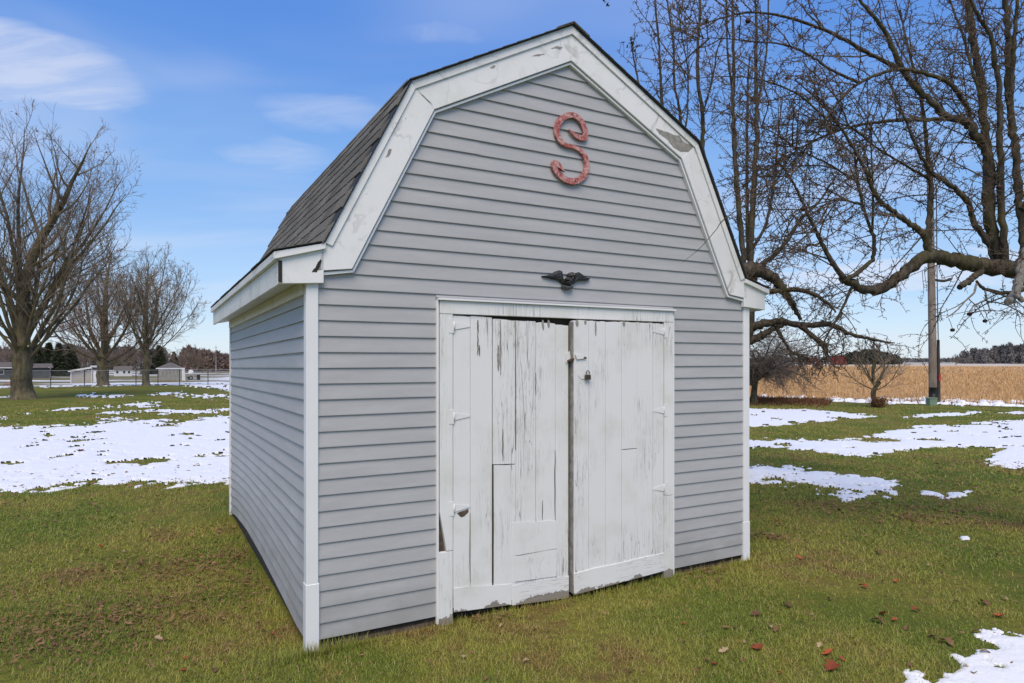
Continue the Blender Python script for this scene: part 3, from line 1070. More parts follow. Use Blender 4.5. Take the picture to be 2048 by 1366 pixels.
# shingle tab: x across, y up the slope, thin wedge
bm = bmesh.new()
tw, tl = 0.294, 0.150
add_hex(bm, [(-tw / 2, 0, 0), (tw / 2, 0, 0), (tw / 2, tl, 0), (-tw / 2, tl, 0), (-tw / 2, 0, 0.0095), (tw / 2, 0, 0.0095), (tw / 2 - .002, tl, 0.003), (-tw / 2 + .002, tl, 0.003)])
bmesh.ops.recalc_face_normals(bm, faces=bm.faces)
tab_me = bpy.data.meshes.new('shingle')
bm.to_mesh(tab_me)
bm.free()
tab_me.materials.append(M['shingle'])


def slope_frame(p_lo, p_hi, mir=False):
    a, b = np.array(p_lo, float), np.array(p_hi, float)
    d = b - a
    ln = float(np.hypot(*d))
    d /= ln
    return a, d, ln


top_off = 0.004 + T_ + 0.0006
hp = roof_pts(top_off)
a, d, ln = slope_frame(hp[1], hp[2])
up_v = Vector((d[0], 0, d[1]))
acr = Vector((0, -1, 0))                           # along the eave
nor = acr.cross(up_v)
if nor.x > 0:
    acr = -acr
    nor = acr.cross(up_v)
rot = Matrix((acr, up_v, nor)).transposed().to_euler()
row, s = 0, -0.012
while s < ln - 0.03:
    v = -0.062 + (0.15 if row % 2 else 0.0) + rnd.uniform(-.012, .012)
    while v < D + 0.08:
        c = v + tw / 2
        if c - tw / 2 > -0.30 and c + tw / 2 < D + 0.20:
            o = bpy.data.objects.new('shingle', tab_me)
            cc = min(max(c, -0.062 + tw / 2), D + 0.075 - tw / 2)
            pos = a + d * (s + rnd.uniform(-.004, .004))
            o.location = (pos[0] - 0.0022 * (row % 2) * 0, cc, pos[1] - SAG * cc)
            o.rotation_euler = rot
            link(o, roof)
        v += 0.305
    row += 1
    s += 0.127
# shingles of the slopes out of sight, and the flared skirts
bm = bmesh.new()


def field(bm, p_lo, p_hi, start=-0.01, flip=False):
    a, d, ln = slope_frame(p_lo, p_hi)
    nn = np.array([-d[1], d[0]])
    if nn[1] < 0:
        nn = -nn
    s, row = start, 0
    while s < ln - 0.02:
        v = -0.062
        e = min(s + 0.15, ln)
        first = True
        while v < D + 0.07:
            w_ = 0.15 if (first and row % 2) else 0.3025
            first = False
            w2 = min(v + w_, D + 0.075)
            j = rnd.uniform(-.004, .004)
            pl, ph_ = a + d * (s + j), a + d * e
            t0, t1 = pl + nn * 0.0062, ph_ + nn * 0.0015
            add_hex(bm, [(pl[0], v, pl[1]), (pl[0], w2, pl[1]), (ph_[0], w2, ph_[1]), (ph_[0], v, ph_[1]),
                         (t0[0], v, t0[1]), (t0[0], w2, t0[1]), (t1[0], w2, t1[1]), (t1[0], v, t1[1])])
            v = w2 + 0.003
        row += 1
        s += 0.127


field(bm, hp[2], hp[3])
field(bm, q(hp[2]), q(hp[3]))
field(bm, q(hp[1]), q(hp[2]))
field(bm, hp[0], hp[1])
field(bm, q(hp[0]), q(hp[1]))
# ridge caps
for k in range(28):
    v = -0.062 + k * 0.15
    for sg in (-1, 1):
        z = hp[3][1]
        e = [(MID, z + .0070), (MID + sg * .14, z - .0745 + .0070)]
        add_hex(bm, [(e[0][0], v, e[0][1]), (e[0][0], v + .18, e[0][1] - .006), (e[1][0], v + .18, e[1][1] - .006), (e[1][0], v, e[1][1]),
                     (e[0][0], v, e[0][1] + .008), (e[0][0], v + .18, e[0][1] - .002), (e[1][0], v + .18, e[1][1] - .002), (e[1][0], v, e[1][1] + .008)])
tag(bm_obj('shingle_courses', bm, M['shingle'], roof), kind='stuff')

# bare grey patches where the rake paint has come away
def blob(name, pts, y, mat, parent, thick=0.0012, jag=0.004, seed=1):
    r_ = random.Random(seed)
    out = []
    n_ = len(pts)
    for i_ in range(n_):
        p0, p1 = pts[i_], pts[(i_ + 1) % n_]
        for s_ in range(4):
            f_ = s_ / 4
            out.append((p0[0] + (p1[0] - p0[0]) * f_ + r_.uniform(-jag, jag), p0[1] + (p1[1] - p0[1]) * f_ + r_.uniform(-jag, jag)))
    return prism(name, out, 'y', y - thick, y, mat, parent)


def fz(px, py):
    """photo pixel to (x, z) on the front of the shed"""
    k = (px - 1024) / FPX
    s_ = (k * SHED_C[1] - SHED_C[0]) / (SU[0] - k * SU[1])
    Y_ = SHED_C[1] + s_ * SU[1]
    return (s_, EYE + (HOR - py) * Y_ / FPX)


M['bare'] = simple_mat('bare weathered wood', (0.36, 0.345, 0.315), 0.9, 0.16, 30, bmp=0.3, col2=(0.24, 0.225, 0.20))
M['gap'] = simple_mat('dark crevice wood', (0.05, 0.043, 0.034), 0.95)
blob('bare_patch', [fz(*p) for p in ((1306, 258), (1318, 262), (1334, 268), (1354, 274), (1366, 288), (1384, 294), (1372, 306), (1356, 306), (1342, 296), (1326, 278), (1314, 270))], VF, M['bare'], shed, seed=2)
blob('bare_patch', [fz(*p) for p in ((1098, 100), (1110, 95), (1122, 97), (1116, 102), (1106, 100))], VF, M['bare'], shed, jag=.002, seed=3)
blob('bare_patch', [fz(*p) for p in ((1060, 115), (1072, 111), (1086, 111), (1074, 115))], VF, M['bare'], shed, jag=.0018, seed=4)
blob('bare_patch', [fz(*p) for p in ((976, 139), (984, 133), (989, 135), (982, 140))], VF, M['bare'], shed, jag=.0018, seed=5)
blob('bare_patch', [fz(*p) for p in ((834, 186), (846, 196), (862, 212), (854, 206), (842, 196))], VF - .002, M['bare'], shed, jag=.002, seed=6)
blob('bare_patch', [fz(*p) for p in ((768, 317), (776, 300), (781, 301), (774, 316))], VF - .002, M['bare'], shed, jag=.0025, seed=7)
blob('bare_patch', [fz(*p) for p in ((622, 546), (630, 532), (639, 520), (642, 523), (636, 536), (632, 545))], VF - .0025, M['gap'], shed, jag=.003, seed=8)
# split corner of the left fascia
prism('split_board_end', [(-0.1655, 2.16), (-0.1440, 2.158), (-0.1440, 2.285), (-0.1655, 2.286)], 'y', -0.0335, -0.0285, M['gap'], shed)

# door frame
frame = box('door_frame', 0.857, 2.888, -0.016, 0.018, 2.012, 2.100, M['jamb'], shed, 0.003)
frame.name = 'door_frame'
box('drip_cap', 0.842, 2.903, -0.034, 0.018, 2.1005, 2.114, M['post'], frame, 0.002)
prism('jamb', [(0.857, 0.70), (0.905, 0.44), (0.949, 0.44), (0.949, 2.0115), (0.857, 2.0115)], 'y', -0.013, 0.018, M['jamb'], frame, 0.002)
box('jamb', 0.852, 0.949, -0.012, 0.018, -0.05, 0.436, M['jamb'], frame, 0.002)
box('jamb', 2.792, 2.888, -0.013, 0.018, 0.62, 2.0115, M['jamb'], frame, 0.002)
box('jamb', 2.789, 2.890, -0.012, 0.018, -0.05, 0.617, M['jamb'], frame, 0.002)
box('gap_blocker', 0.953, 2.789, 0.0345, 0.06, 1.90, 2.03, M['gap'], frame)  # added dark strip, keeps sky light out of the gap above the doors
box('jamb_stud', 0.85, 0.95, 0.0185, 0.08, -0.03, 2.01, M['oldwood'], frame)
box('casing_channel', 0.836, 0.8510, -0.005, 0.0175, -0.035, 2.0995, M['post'], frame)
box('casing_channel', 2.8915, 2.906, -0.005, 0.0175, -0.035, 2.0995, M['post'], frame)


def plank(name, x0, x1, zb0, zb1, zt0, zt1, y0, y1, mat, parent, droop=None, bev=0.0022):
    """board with its own end heights; droop(x) shifts height, y0 may be a function of x"""
    bm = bmesh.new()
    n_ = 5
    tops = [zt0 + (zt1 - zt0) * i_ / n_ + rnd.uniform(-.003, .003) for i_ in range(n_ + 1)]
    yf = y0 if callable(y0) else (lambda x: y0)
    poly = [(x0, zb0), (x1, zb1)] + [(x0 + (x1 - x0) * i_ / n_, tops[i_]) for i_ in range(n_, -1, -1)]
    va = [bm.verts.new((p[0], yf(p[0]), p[1] + (droop(p[0]) if droop else 0))) for p in poly]
    vb = [bm.verts.new((p[0], y1, p[1] + (droop(p[0]) if droop else 0))) for p in poly]
    m_ = len(poly)
    bm.faces.new(va)
    bm.faces.new(vb[::-1])
    for i_ in range(m_):
        j_ = (i_ + 1) % m_
        bm.faces.new((va[i_], vb[i_], vb[j_], va[j_]))
    return bm_obj(name, bm, mat, parent, bev)


# left leaf
dl = box('door', 0.956, 1.876, 0.0175, 0.032, 0.06, 1.96, M['gap'], shed)
dr = lambda x: -0.042 * (x - 0.953) / 0.925
lb = [0.953, 1.081, 1.252, 1.430, 1.598, 1.763, 1.878]
for i_ in range(6):
    x0, x1 = lb[i_] + 0.0012, lb[i_ + 1] - 0.0012 - (0.004 if i_ in (1,) else 0)
    yo = -0.006 + (0.0, 0.0015, -0.001, 0.002, 0.0, 0.001)[i_]
    zt = 2.008 + rnd.uniform(-.006, .004)
    if i_ == 2:
        plank('plank', x0, x1, 1.001, 1.000, zt, zt, yo, 0.017, M['door'], dl, dr)
        plank('plank', x0 + .006, x1, 0.05, 0.05, 0.995, 0.994, yo - 0.004, 0.017, M['door'], dl, dr)
    else:
        plank('plank', x0, x1, 0.05, 0.05, zt, zt + rnd.uniform(-.006, .006), yo, 0.017, M['door'], dl, dr)
plank('bottom_rail', 0.956, 1.396, 0.025, 0.018, 0.190, 0.165, -0.014, -0.0088, M['door_rail'], dl, dr)
plank('bottom_rail', 1.399, 1.876, 0.012, 0.004, 0.152, 0.170, -0.0135, -0.0088, M['door_rail'], dl, dr)
plank('patch_panel', 1.401, 1.770, 0.1745, 0.1745, 0.352, 0.372, -0.0125, -0.0088, M['patch'], dl, dr)
plank('patch_panel', 1.399, 1.772, 0.356, 0.376, 0.592, 0.578, -0.0128, -0.0088, M['patch'], dl, dr)
# right leaf, warped so that its free edge stands out
dR = box('door', 1.915, 2.78, 0.0175, 0.032, 0.06, 1.96, M['gap'], shed)
yr = lambda x: -0.040 + 0.026 * (x - 1.90) / 0.89
rb = [1.899, 2.037, 2.194, 2.351, 2.508, 2.672, 2.785]
for i_ in range(6):
    x0, x1 = rb[i_] + 0.0012, rb[i_ + 1] - 0.0012
    zt = 2.001 + rnd.uniform(-.005, .004)
    e_ = rnd.uniform(-.0012, .0012)
    yy = (lambda e_: (lambda x: yr(x) + e_))(e_)
    if i_ == 3:
        plank('plank', x0, x1, 1.022, 1.022, zt, zt, yy, 0.017, M['door'], dR)
        plank('plank', x0, x1, 0.06, 0.06, 1.0185, 1.0185, yy, 0.017, M['door'], dR)
    else:
        plank('plank', x0, x1, 0.06, 0.06, zt, zt + rnd.uniform(-.005, .005), yy, 0.017, M['door'], dR)
plank('bottom_rail', 1.902, 2.784, -0.012, 0.022, 0.150, 0.166, (lambda x: yr(x) - 0.006), -0.010, M['door_rail'], dR)
box('edge_strip', 1.8935, 1.8990, -0.0385, 0.016, 0.0, 1.985, M['edge'], dR)

# splits in the paint down to bare wood
for px0, py0, py1, w_, par, yy in ((1000, 640, 750, 3.2, dl, -0.0075), (996, 690, 742, 5.0, dl, -0.0077), (955, 640, 668, 2.0, dl, -0.0072), (955, 668, 710, 1.6, dl, -0.0072),
                                   (1085, 640, 660, 4.5, dl, -0.0068), (1096, 640, 656, 5.0, dl, -0.0068), (1005, 858, 922, 1.8, dl, -0.0075),
                                   (1186, 642, 672, 3.4, dR, -0.0345), (1148, 640, 654, 6, dR, -0.0405), (1165, 640, 650, 4.5, dR, -0.038), (1243, 642, 652, 4.5, dR, -0.031),
                                   (984, 930, 1165, 2.2, dl, -0.0102), (939, 1025, 1165, 1.3, dl, -0.0068), (1109, 900, 1040, 1.6, dl, -0.0068),
                                   (1071, 745, 790, 1.0, dl, -0.0068), (1030, 640, 900, 1.1, dl, -0.0068), (958, 690, 712, 1.4, dl, -0.0072), (1084, 1000, 1040, 1.3, dl, -0.0062)):
    n_ = 7
    lft, rgt = [], []
    for s_ in range(n_ + 1):
        f_ = s_ / n_
        ww = w_ * (math.sin(math.pi * (0.08 + 0.84 * f_)) ** 0.7) * 0.5
        cx_ = px0 + rnd.uniform(-.6, .6)
        y_ = py0 + (py1 - py0) * f_
        lft.append(fz(cx_ - ww, y_))
        rgt.append(fz(cx_ + ww, y_))
    prism('paint_split', lft + rgt[::-1], 'y', yy - 0.0012, yy + 0.003, M['bare'] if w_ > 2.9 else M['gap'], par)
# peeled flake under the lowest hinge and the rotted foot of the jamb
blob('bare_patch', [fz(*p) for p in ((913, 1026), (936, 1017), (936, 1024), (928, 1032), (921, 1034))], -0.0066, M['oldwood'], dl, 0.001, .0015, 9)

# hinges
def hinge(u0, u1, z, par, y):
    s_ = 1 if u1 > u0 else -1
    h = prism('hinge', [(u0, z - 0.030), (u0, z + 0.024), (u1, z + 0.004), (u1, z - 0.009)], 'y', y - 0.0028, y, M['hinge'], par, 0.0008)
    a_, b_ = sorted((u0 - s_ * 0.040, u0 - s_ * 0.004))
    box('hinge_plate', a_, b_, -0.0162, -0.0135, z - 0.052, z + 0.045, M['hinge'], h, 0.001)
    bm = bmesh.new()
    bmesh.ops.create_cone(bm, cap_ends=True, segments=8, radius1=0.0045, radius2=0.0045, depth=0.06)
    bmesh.ops.translate(bm, verts=bm.verts, vec=(u0 - s_ * 0.002, -0.0175, z - 0.003))
    bm_obj('hinge_barrel', bm, M['hinge'], h, smooth=True)


for z in (1.938, 1.333, 0.722):
    hinge(0.960, 1.075, z, dl, -0.0085)
for z in (1.938, 1.310, 0.690):
    hinge(2.782, 2.666, z, dR, -0.018)

# hasp and padlock
M['rust'] = simple_mat('rusty steel', (0.11, 0.06, 0.035), 0.75, 0.3, 60, 0.4, 0.2)
M['brown_lock'] = simple_mat('tarnished brass', (0.075, 0.055, 0.035), 0.55, 0.25, 80, 0.5)
hs = prism('hasp', [fz(*p) for p in ((1142, 708), (1158, 711), (1160, 717), (1146, 719))], 'y', -0.054, -0.0465, M['hinge'], dR, 0.001)
prism('hasp_arm', [fz(*p) for p in ((1158.5, 713.5), (1165, 714.5), (1165, 718), (1158.5, 717.2))], 'y', -0.053, -0.047, M['rust'], hs)
prism('hasp_staple', [fz(*p) for p in ((1130, 708), (1138, 702), (1140, 722), (1130, 726))], 'y', -0.0120, -0.0085, M['hinge'], dl)
prism('hasp_bar', [fz(*p) for p in ((1132, 721), (1141, 716), (1141, 719), (1133, 724))], 'y', -0.050, -0.0125, M['rust'], dl)
prism('hasp_plate', [fz(*p) for p in ((1149, 720), (1166, 722), (1168, 742), (1166, 758), (1156, 758), (1149, 750))], 'y', -0.0425, -0.0385, M['hinge'], dR, 0.001)
pl_x, pl_z = fz(1166.5, 753)
lock = empty('padlock', (0, 0, 0), 0, 'small tarnished brown padlock hanging open on the white shed doors', 'padlock')
lx_ = SHED_C + SU * pl_x + SV * (-0.058)
lock.location = (lx_[0], lx_[1], pl_z - 0.022)
lock.rotation_euler = (0, 0, SHED_A)
bm = bmesh.new()
add_box(bm, -0.024, 0.024, -0.009, 0.010, 0.0, 0.036)
bm_obj('body', bm, M['brown_lock'], lock, 0.003)
pts = [(-0.014, 0, 0.030), (-0.014, 0, 0.050)] + [(0.014 * math.cos(t), 0, 0.050 + 0.016 * math.sin(t)) for t in np.linspace(math.pi, 0, 7)[1:]] + [(0.014, 0, 0.038)]
v_, f_ = tubes([(np.array(pts), np.full(len(pts), 0.0036))], 6)
mesh_np('shackle', v_, f_, M['brown_lock'], lock, True)

# all shed parts follow the sunken back
done = set()
for o in bpy.data.objects:
    r_ = o
    while r_.parent:
        r_ = r_.parent
    if r_ is shed and o.type == 'MESH' and o.data.name not in done and o.data is not tab_me:
        done.add(o.data.name)
        co = np.empty(len(o.data.vertices) * 3, np.float32)
        o.data.vertices.foreach_get('co', co)
        co = co.reshape(-1, 3)
        co[:, 2] -= SAG * np.maximum(co[:, 1], 0)
        o.data.vertices.foreach_set('co', co.ravel())
        o.data.update()

# ------------------------------------------------------------------ the letter S on the gable
def worn_red():
    m, nt, b = new_mat('worn red paint', 0.7, 0.25)
    tcn = nd(nt, 'ShaderNodeTexCoord')
    n = noise_n(nt, tcn.outputs['Object'], 24.0, 6.0, 0.65, 0.5)
    n2 = noise_n(nt, tcn.outputs['Object'], 70.0, 4.0, 0.6)
    c = mix_c(nt, maprange(nt, n, 0.42, 0.66, 0, 1), (0.36, 0.085, 0.08), (0.60, 0.36, 0.33))
    c = mix_c(nt, maprange(nt, n2, 0.55, 0.66, 0, 0.8), c, (0.66, 0.54, 0.49))
    lk(nt, c, b.inputs['Base Color'])
    bump(nt, b, n2, 0.3, 0.004)
    return m


M['red'] = worn_red()
sx_, sz_ = fz(1140, 300)
so = SHED_C + SU * sx_ + SV * (-0.001)
sign = empty('letter_sign', (so[0], so[1], sz_), SHED_A, 'weathered red wooden letter S fixed high on the grey gable', 'letter')
spine = [(850, 492, 12), (900, 545, 40), (965, 590, 58), (1035, 600, 74), (1056, 545, 74), (1035, 465, 72), (1000, 390, 70), (945, 335, 66), (875, 315, 68), (795, 335, 74), (730, 395, 76),
         (702, 480, 80), (708, 565, 76), (748, 640, 64), (820, 690, 48), (900, 708, 44), (980, 745, 54), (1035, 805, 62), (1066, 880, 72), (1072, 960, 76), (1045, 1050, 76), (985, 1112, 76),
         (900, 1138, 80), (815, 1118, 74), (745, 1075, 70), (690, 1010, 74), (664, 945, 78), (668, 900, 60), (672, 876, 20)]
sp = np.array([fz(1000 + a_ / 6.207, 180 + b_ / 6.207) for a_, b_, _ in spine]) - np.array([sx_, sz_])
wd = np.array([c_ for _, _, c_ in spine]) / 6.207 * 4.88 / FPX * 0.5
sp3, wdr = smooth_path(np.c_[sp, np.zeros(len(sp))], wd, 96)
tn = np.gradient(sp3[:, :2], axis=0)
tn /= np.linalg.norm(tn, axis=1, keepdims=True)
nn = np.c_[-tn[:, 1], tn[:, 0]]
Lp, Rp = sp3[:, :2] + nn * wdr[:, None], sp3[:, :2] - nn * wdr[:, None]
Li, Ri = sp3[:, :2] + nn * wdr[:, None] * 0.95, sp3[:, :2] - nn * wdr[:, None] * 0.95
bm = bmesh.new()
y0_, y1_, y2_ = -0.0125, -0.0105, 0.006
rows = []
for k in range(96):
    rows.append([bm.verts.new((Lp[k][0], y2_, Lp[k][1])), bm.verts.new((Lp[k][0], y1_, Lp[k][1])), bm.verts.new((Li[k][0], y0_, Li[k][1])),
                 bm.verts.new((Ri[k][0], y0_, Ri[k][1])), bm.verts.new((Rp[k][0], y1_, Rp[k][1])), bm.verts.new((Rp[k][0], y2_, Rp[k][1]))])
for k in range(95):
    for e in range(6):
        bm.faces.new((rows[k][e], rows[k][(e + 1) % 6], rows[k + 1][(e + 1) % 6], rows[k + 1][e]))
bm.faces.new(rows[0])
bm.faces.new(rows[-1][::-1])
bm_obj('letter_body', bm, M['red'], sign)
barb = [fz(1000 + a_ / 6.207, 180 + b_ / 6.207) for a_, b_ in ((645, 905), (672, 872), (705, 885), (745, 925), (775, 975), (797, 1024), (760, 1000), (715, 965), (680, 950))]
prism('letter_barb', [(p[0] - sx_, p[1] - sz_) for p in barb], 'y', -0.0138, 0.005, M['red'], sign, 0.001)
for px, py in ((1141.5, 230), (1149, 363)):
    s0 = fz(px, py)
    bm = bmesh.new()
    bmesh.ops.create_icosphere(bm, subdivisions=1, radius=0.006)
    bmesh.ops.translate(bm, verts=bm.verts, vec=(s0[0] - sx_, -0.0125, s0[1] - sz_))
    bm_obj('nail_head', bm, M['rust'], sign)

# ------------------------------------------------------------------ cast eagle over the door
M['iron'] = simple_mat('black cast iron', (0.030, 0.031, 0.031), 0.5, 0.3, 60, 0.5, 0.4)
M['iron_grey'] = simple_mat('worn grey cast iron', (0.10, 0.10, 0.098), 0.6, 0.3, 60, 0.5, 0.4)
ex, ez = fz(1136, 562)
eo = SHED_C + SU * ex + SV * (0.004)
eagle = empty('eagle_plaque', (eo[0], eo[1], ez), SHED_A, 'black cast metal eagle with spread wings mounted above the white doors', 'ornament')


def epx(pts):
    return [(fz(1040 + a_ / 10.24, 500 + b_ / 10.24)[0] - ex, fz(1040 + a_ / 10.24, 500 + b_ / 10.24)[1] - ez) for a_, b_ in pts]


def relief(name, pts, y_edge, y_mid, mat, ridge=None, feathers=0):
    """a solid with a raised middle: outline at y_edge, shrunken outline at y_mid"""
    bm = bmesh.new()
    p = np.array(pts)
    c = p.mean(axis=0) if ridge is None else np.array(ridge)
    n_ = len(p)
    a_ = [bm.verts.new((x, 0.012, z)) for x, z in p]
    b_ = [bm.verts.new((x, y_edge, z)) for x, z in p]
    m_ = p + (c - p) * 0.35
    e_ = [bm.verts.new((x, y_mid + (0.003 if k % 2 else -0.001), z)) for k, (x, z) in enumerate(m_)]
    cc = bm.verts.new((c[0], y_mid - 0.004, c[1]))
    for k in range(n_):
        j = (k + 1) % n_
        bm.faces.new((a_[k], a_[j], b_[j], b_[k]))
        bm.faces.new((b_[k], b_[j], e_[j], e_[k]))
        bm.faces.new((e_[k], e_[j], cc))
    bm.faces.new(a_[::-1])
    return bm_obj(name, bm, mat, eagle)


relief('wing', epx([(450, 532), (560, 520), (640, 492), (720, 440), (800, 415), (860, 440), (888, 585), (915, 640), (975, 680), (905, 712), (850, 695), (812, 640), (780, 624), (748, 600), (715, 612), (690, 590), (655, 600), (620, 576), (580, 575), (540, 560), (500, 556)]), -0.008, -0.020, M['iron'], epx([(820, 560)])[0])
relief('wing', epx([(1435, 582), (1360, 562), (1285, 512), (1200, 452), (1140, 470), (1112, 600), (1068, 645), (1015, 690), (1070, 705), (1110, 682), (1150, 655), (1190, 632), (1230, 634), (1270, 610), (1310, 622), (1350, 612), (1370, 626), (1410, 604)]), -0.0085, -0.020, M['iron'], epx([(1150, 600)])[0])
relief('body', epx([(925, 600), (965, 555), (1050, 555), (1068, 590), (1060, 640), (1045, 700), (1000, 735), (935, 730), (905, 690), (950, 640)]), -0.016, -0.034, M['iron'])
relief('head', epx([(985, 545), (975, 500), (1000, 465), (1040, 455), (1075, 470), (1100, 500), (1082, 505), (1070, 500), (1062, 530), (1050, 560)]), -0.022, -0.036, M['iron_grey'])
relief('perch', epx([(845, 745), (885, 725), (960, 738), (1040, 728), (1080, 750), (1075, 790), (1030, 800), (975, 822), (900, 800), (862, 780)]), -0.012, -0.030, M['iron_grey'])

# ------------------------------------------------------------------ bare trees: growing branches
def roof_clear(p):
    dx, dy = p[0] - SHED_C[0], p[1] - SHED_C[1]
    u_ = dx * SU[0] + dy * SU[1]
    v_ = dx * SV[0] + dy * SV[1]
    if -0.3 < u_ < 4.1 and -0.15 < v_ < 4.3:
        h_ = np.interp(abs(u_ - MID), [0, 1.24, 1.79, 2.1], [4.25, 3.6, 2.5, 2.45])
        return p[2] > h_ + 0.05
    return True


def shoot(g, p, d, L, r0, r1, nseg, curl, up=0.0, grav=0.0):
    pts = [np.array(p, float)]
    d = unit(np.array(d, float))
    for s in range(nseg):
        d = unit(d + g.normal(0, curl, 3) + np.array([0, 0, up - grav * s]))
        pts.append(pts[-1] + d * L / nseg)
    return np.array(pts), np.linspace(r0, r1, nseg + 1)


def along(path, s):
    """position and tangent at fraction s of a polyline"""
    n_ = len(path) - 1
    t = min(s, 0.9999) * n_
    k = int(t)
    return path[k] + (path[k + 1] - path[k]) * (t - k), unit(path[k + 1] - path[k])


def side_dir(g, t, spread, bias):
    r_ = g.normal(0, 1, 3)
    r_ = unit(r_ - t * r_.dot(t))
    return unit(t * (1 - spread) + r_ * spread + np.asarray(bias))


def plen(path):
    return float(np.linalg.norm(np.diff(path, axis=0), axis=1).sum())


def dress(g, paths, per_m, L1, per_m2, L2, spur_m, bias, r_tw, grav, test=None, lead=0.08):
    """twigs, side twigs and spurs on the given limb paths -> list of tubes"""
    tw, spurs = [], []
    for path, rad in paths:
        ln_ = plen(path)
        for _ in range(max(1, int(ln_ * per_m * g.uniform(0.8, 1.2)))):
            s = g.uniform(lead, 1.0)
            p, t = along(path, s)
            d = side_dir(g, t, g.uniform(0.45, 0.85), bias)
            L = g.uniform(*L1) * (1.1 - 0.45 * s)
            a_, ra = shoot(g, p, d, L, r_tw * g.uniform(1.1, 1.9) * (0.7 + 0.5 * L), r_tw * 0.5, 8, 0.115, 0.03, grav)
            if test is not None and not all(test(q_) for q_ in a_):
                continue
            tw.append((a_, ra))
            for _k in range(int(L * per_m2 * g.uniform(0.7, 1.3))):
                p2, t2 = along(a_, g.uniform(0.1, 1.0))
                d2 = side_dir(g, t2, g.uniform(0.5, 0.85), (bias[0] * .5, bias[1] * .5, bias[2] * .5))
                b_, rb_ = shoot(g, p2, d2, g.uniform(*L2), r_tw * 0.8, r_tw * 0.42, 5, 0.17, 0.02, grav)
                if test is not None and not all(test(q_) for q_ in b_):
                    continue
                tw.append((b_, rb_))
    for path, rad in tw:
        for _k in range(int(plen(path) * spur_m)):
            p3, t3 = along(path, g.uniform(0.05, 1))
            d3 = side_dir(g, t3, 0.8, (0, 0, 0.1))
            l3 = g.uniform(0.012, 0.045)
            spurs.append((np.array([p3, p3 + d3 * l3 * 0.6, p3 + unit(d3 + g.normal(0, .4, 3)) * l3]), np.array([r_tw * 0.75, r_tw * 0.62, r_tw * 0.55])))
    return tw, spurs


def limb_obj(name, path, rad, mat, parent, loc, sides=8, knobs=0.0, g=None, bulge=0.5):
    path, rad = np.array(path), np.array(rad).copy()
    if knobs:
        rad = rad * (1 + g.uniform(-knobs, knobs, len(rad)))
    v_, f_ = tubes([(path - loc, rad)], sides)
    if g is not None and rad.max() > 0.03:
        k_ = v_ * np.clip(0.55 / rad.max(), 1.5, 14.0)
        rp = np.repeat(rad, sides)[:, None]
        bump_ = np.stack([fbm(k_[:, 1] + 3, k_[:, 2], 2, 1), fbm(k_[:, 0], k_[:, 2] + 5, 2, 2), fbm(k_[:, 0] + 7, k_[:, 1], 2, 3)], -1) - 0.5
        v_ = v_ + bump_ * rp * bulge
    n_ = len(path)
    o = mesh_np(name, v_, f_, mat, parent, True)
    bm = bmesh.new()
    bm.from_mesh(o.data)
    bm.verts.ensure_lookup_table()
    bm.faces.new([bm.verts[k] for k in range(sides)])
    bm.faces.new([bm.verts[(n_ - 1) * sides + k] for k in range(sides)][::-1])
    bm.to_mesh(o.data)
    bm.free()
    return o


def px_limb(pts, r0, r1, d0, d1, n_=None, rough=0.02, g=None):
    k = len(pts)
    ds = np.linspace(d0, d1, k)
    P = [P3(a_, b_, dd) for (a_, b_), dd in zip(pts, ds)]
    path, rad = smooth_path(P, [r0 * d0 / FPX, r1 * d1 / FPX], n_ or max(8, 7 * k))
    if g is not None:
        path[1:-1] += g.normal(0, rough * 0.35, path[1:-1].shape) * np.minimum(1, rad[1:-1, None] * 25)
    return path, rad


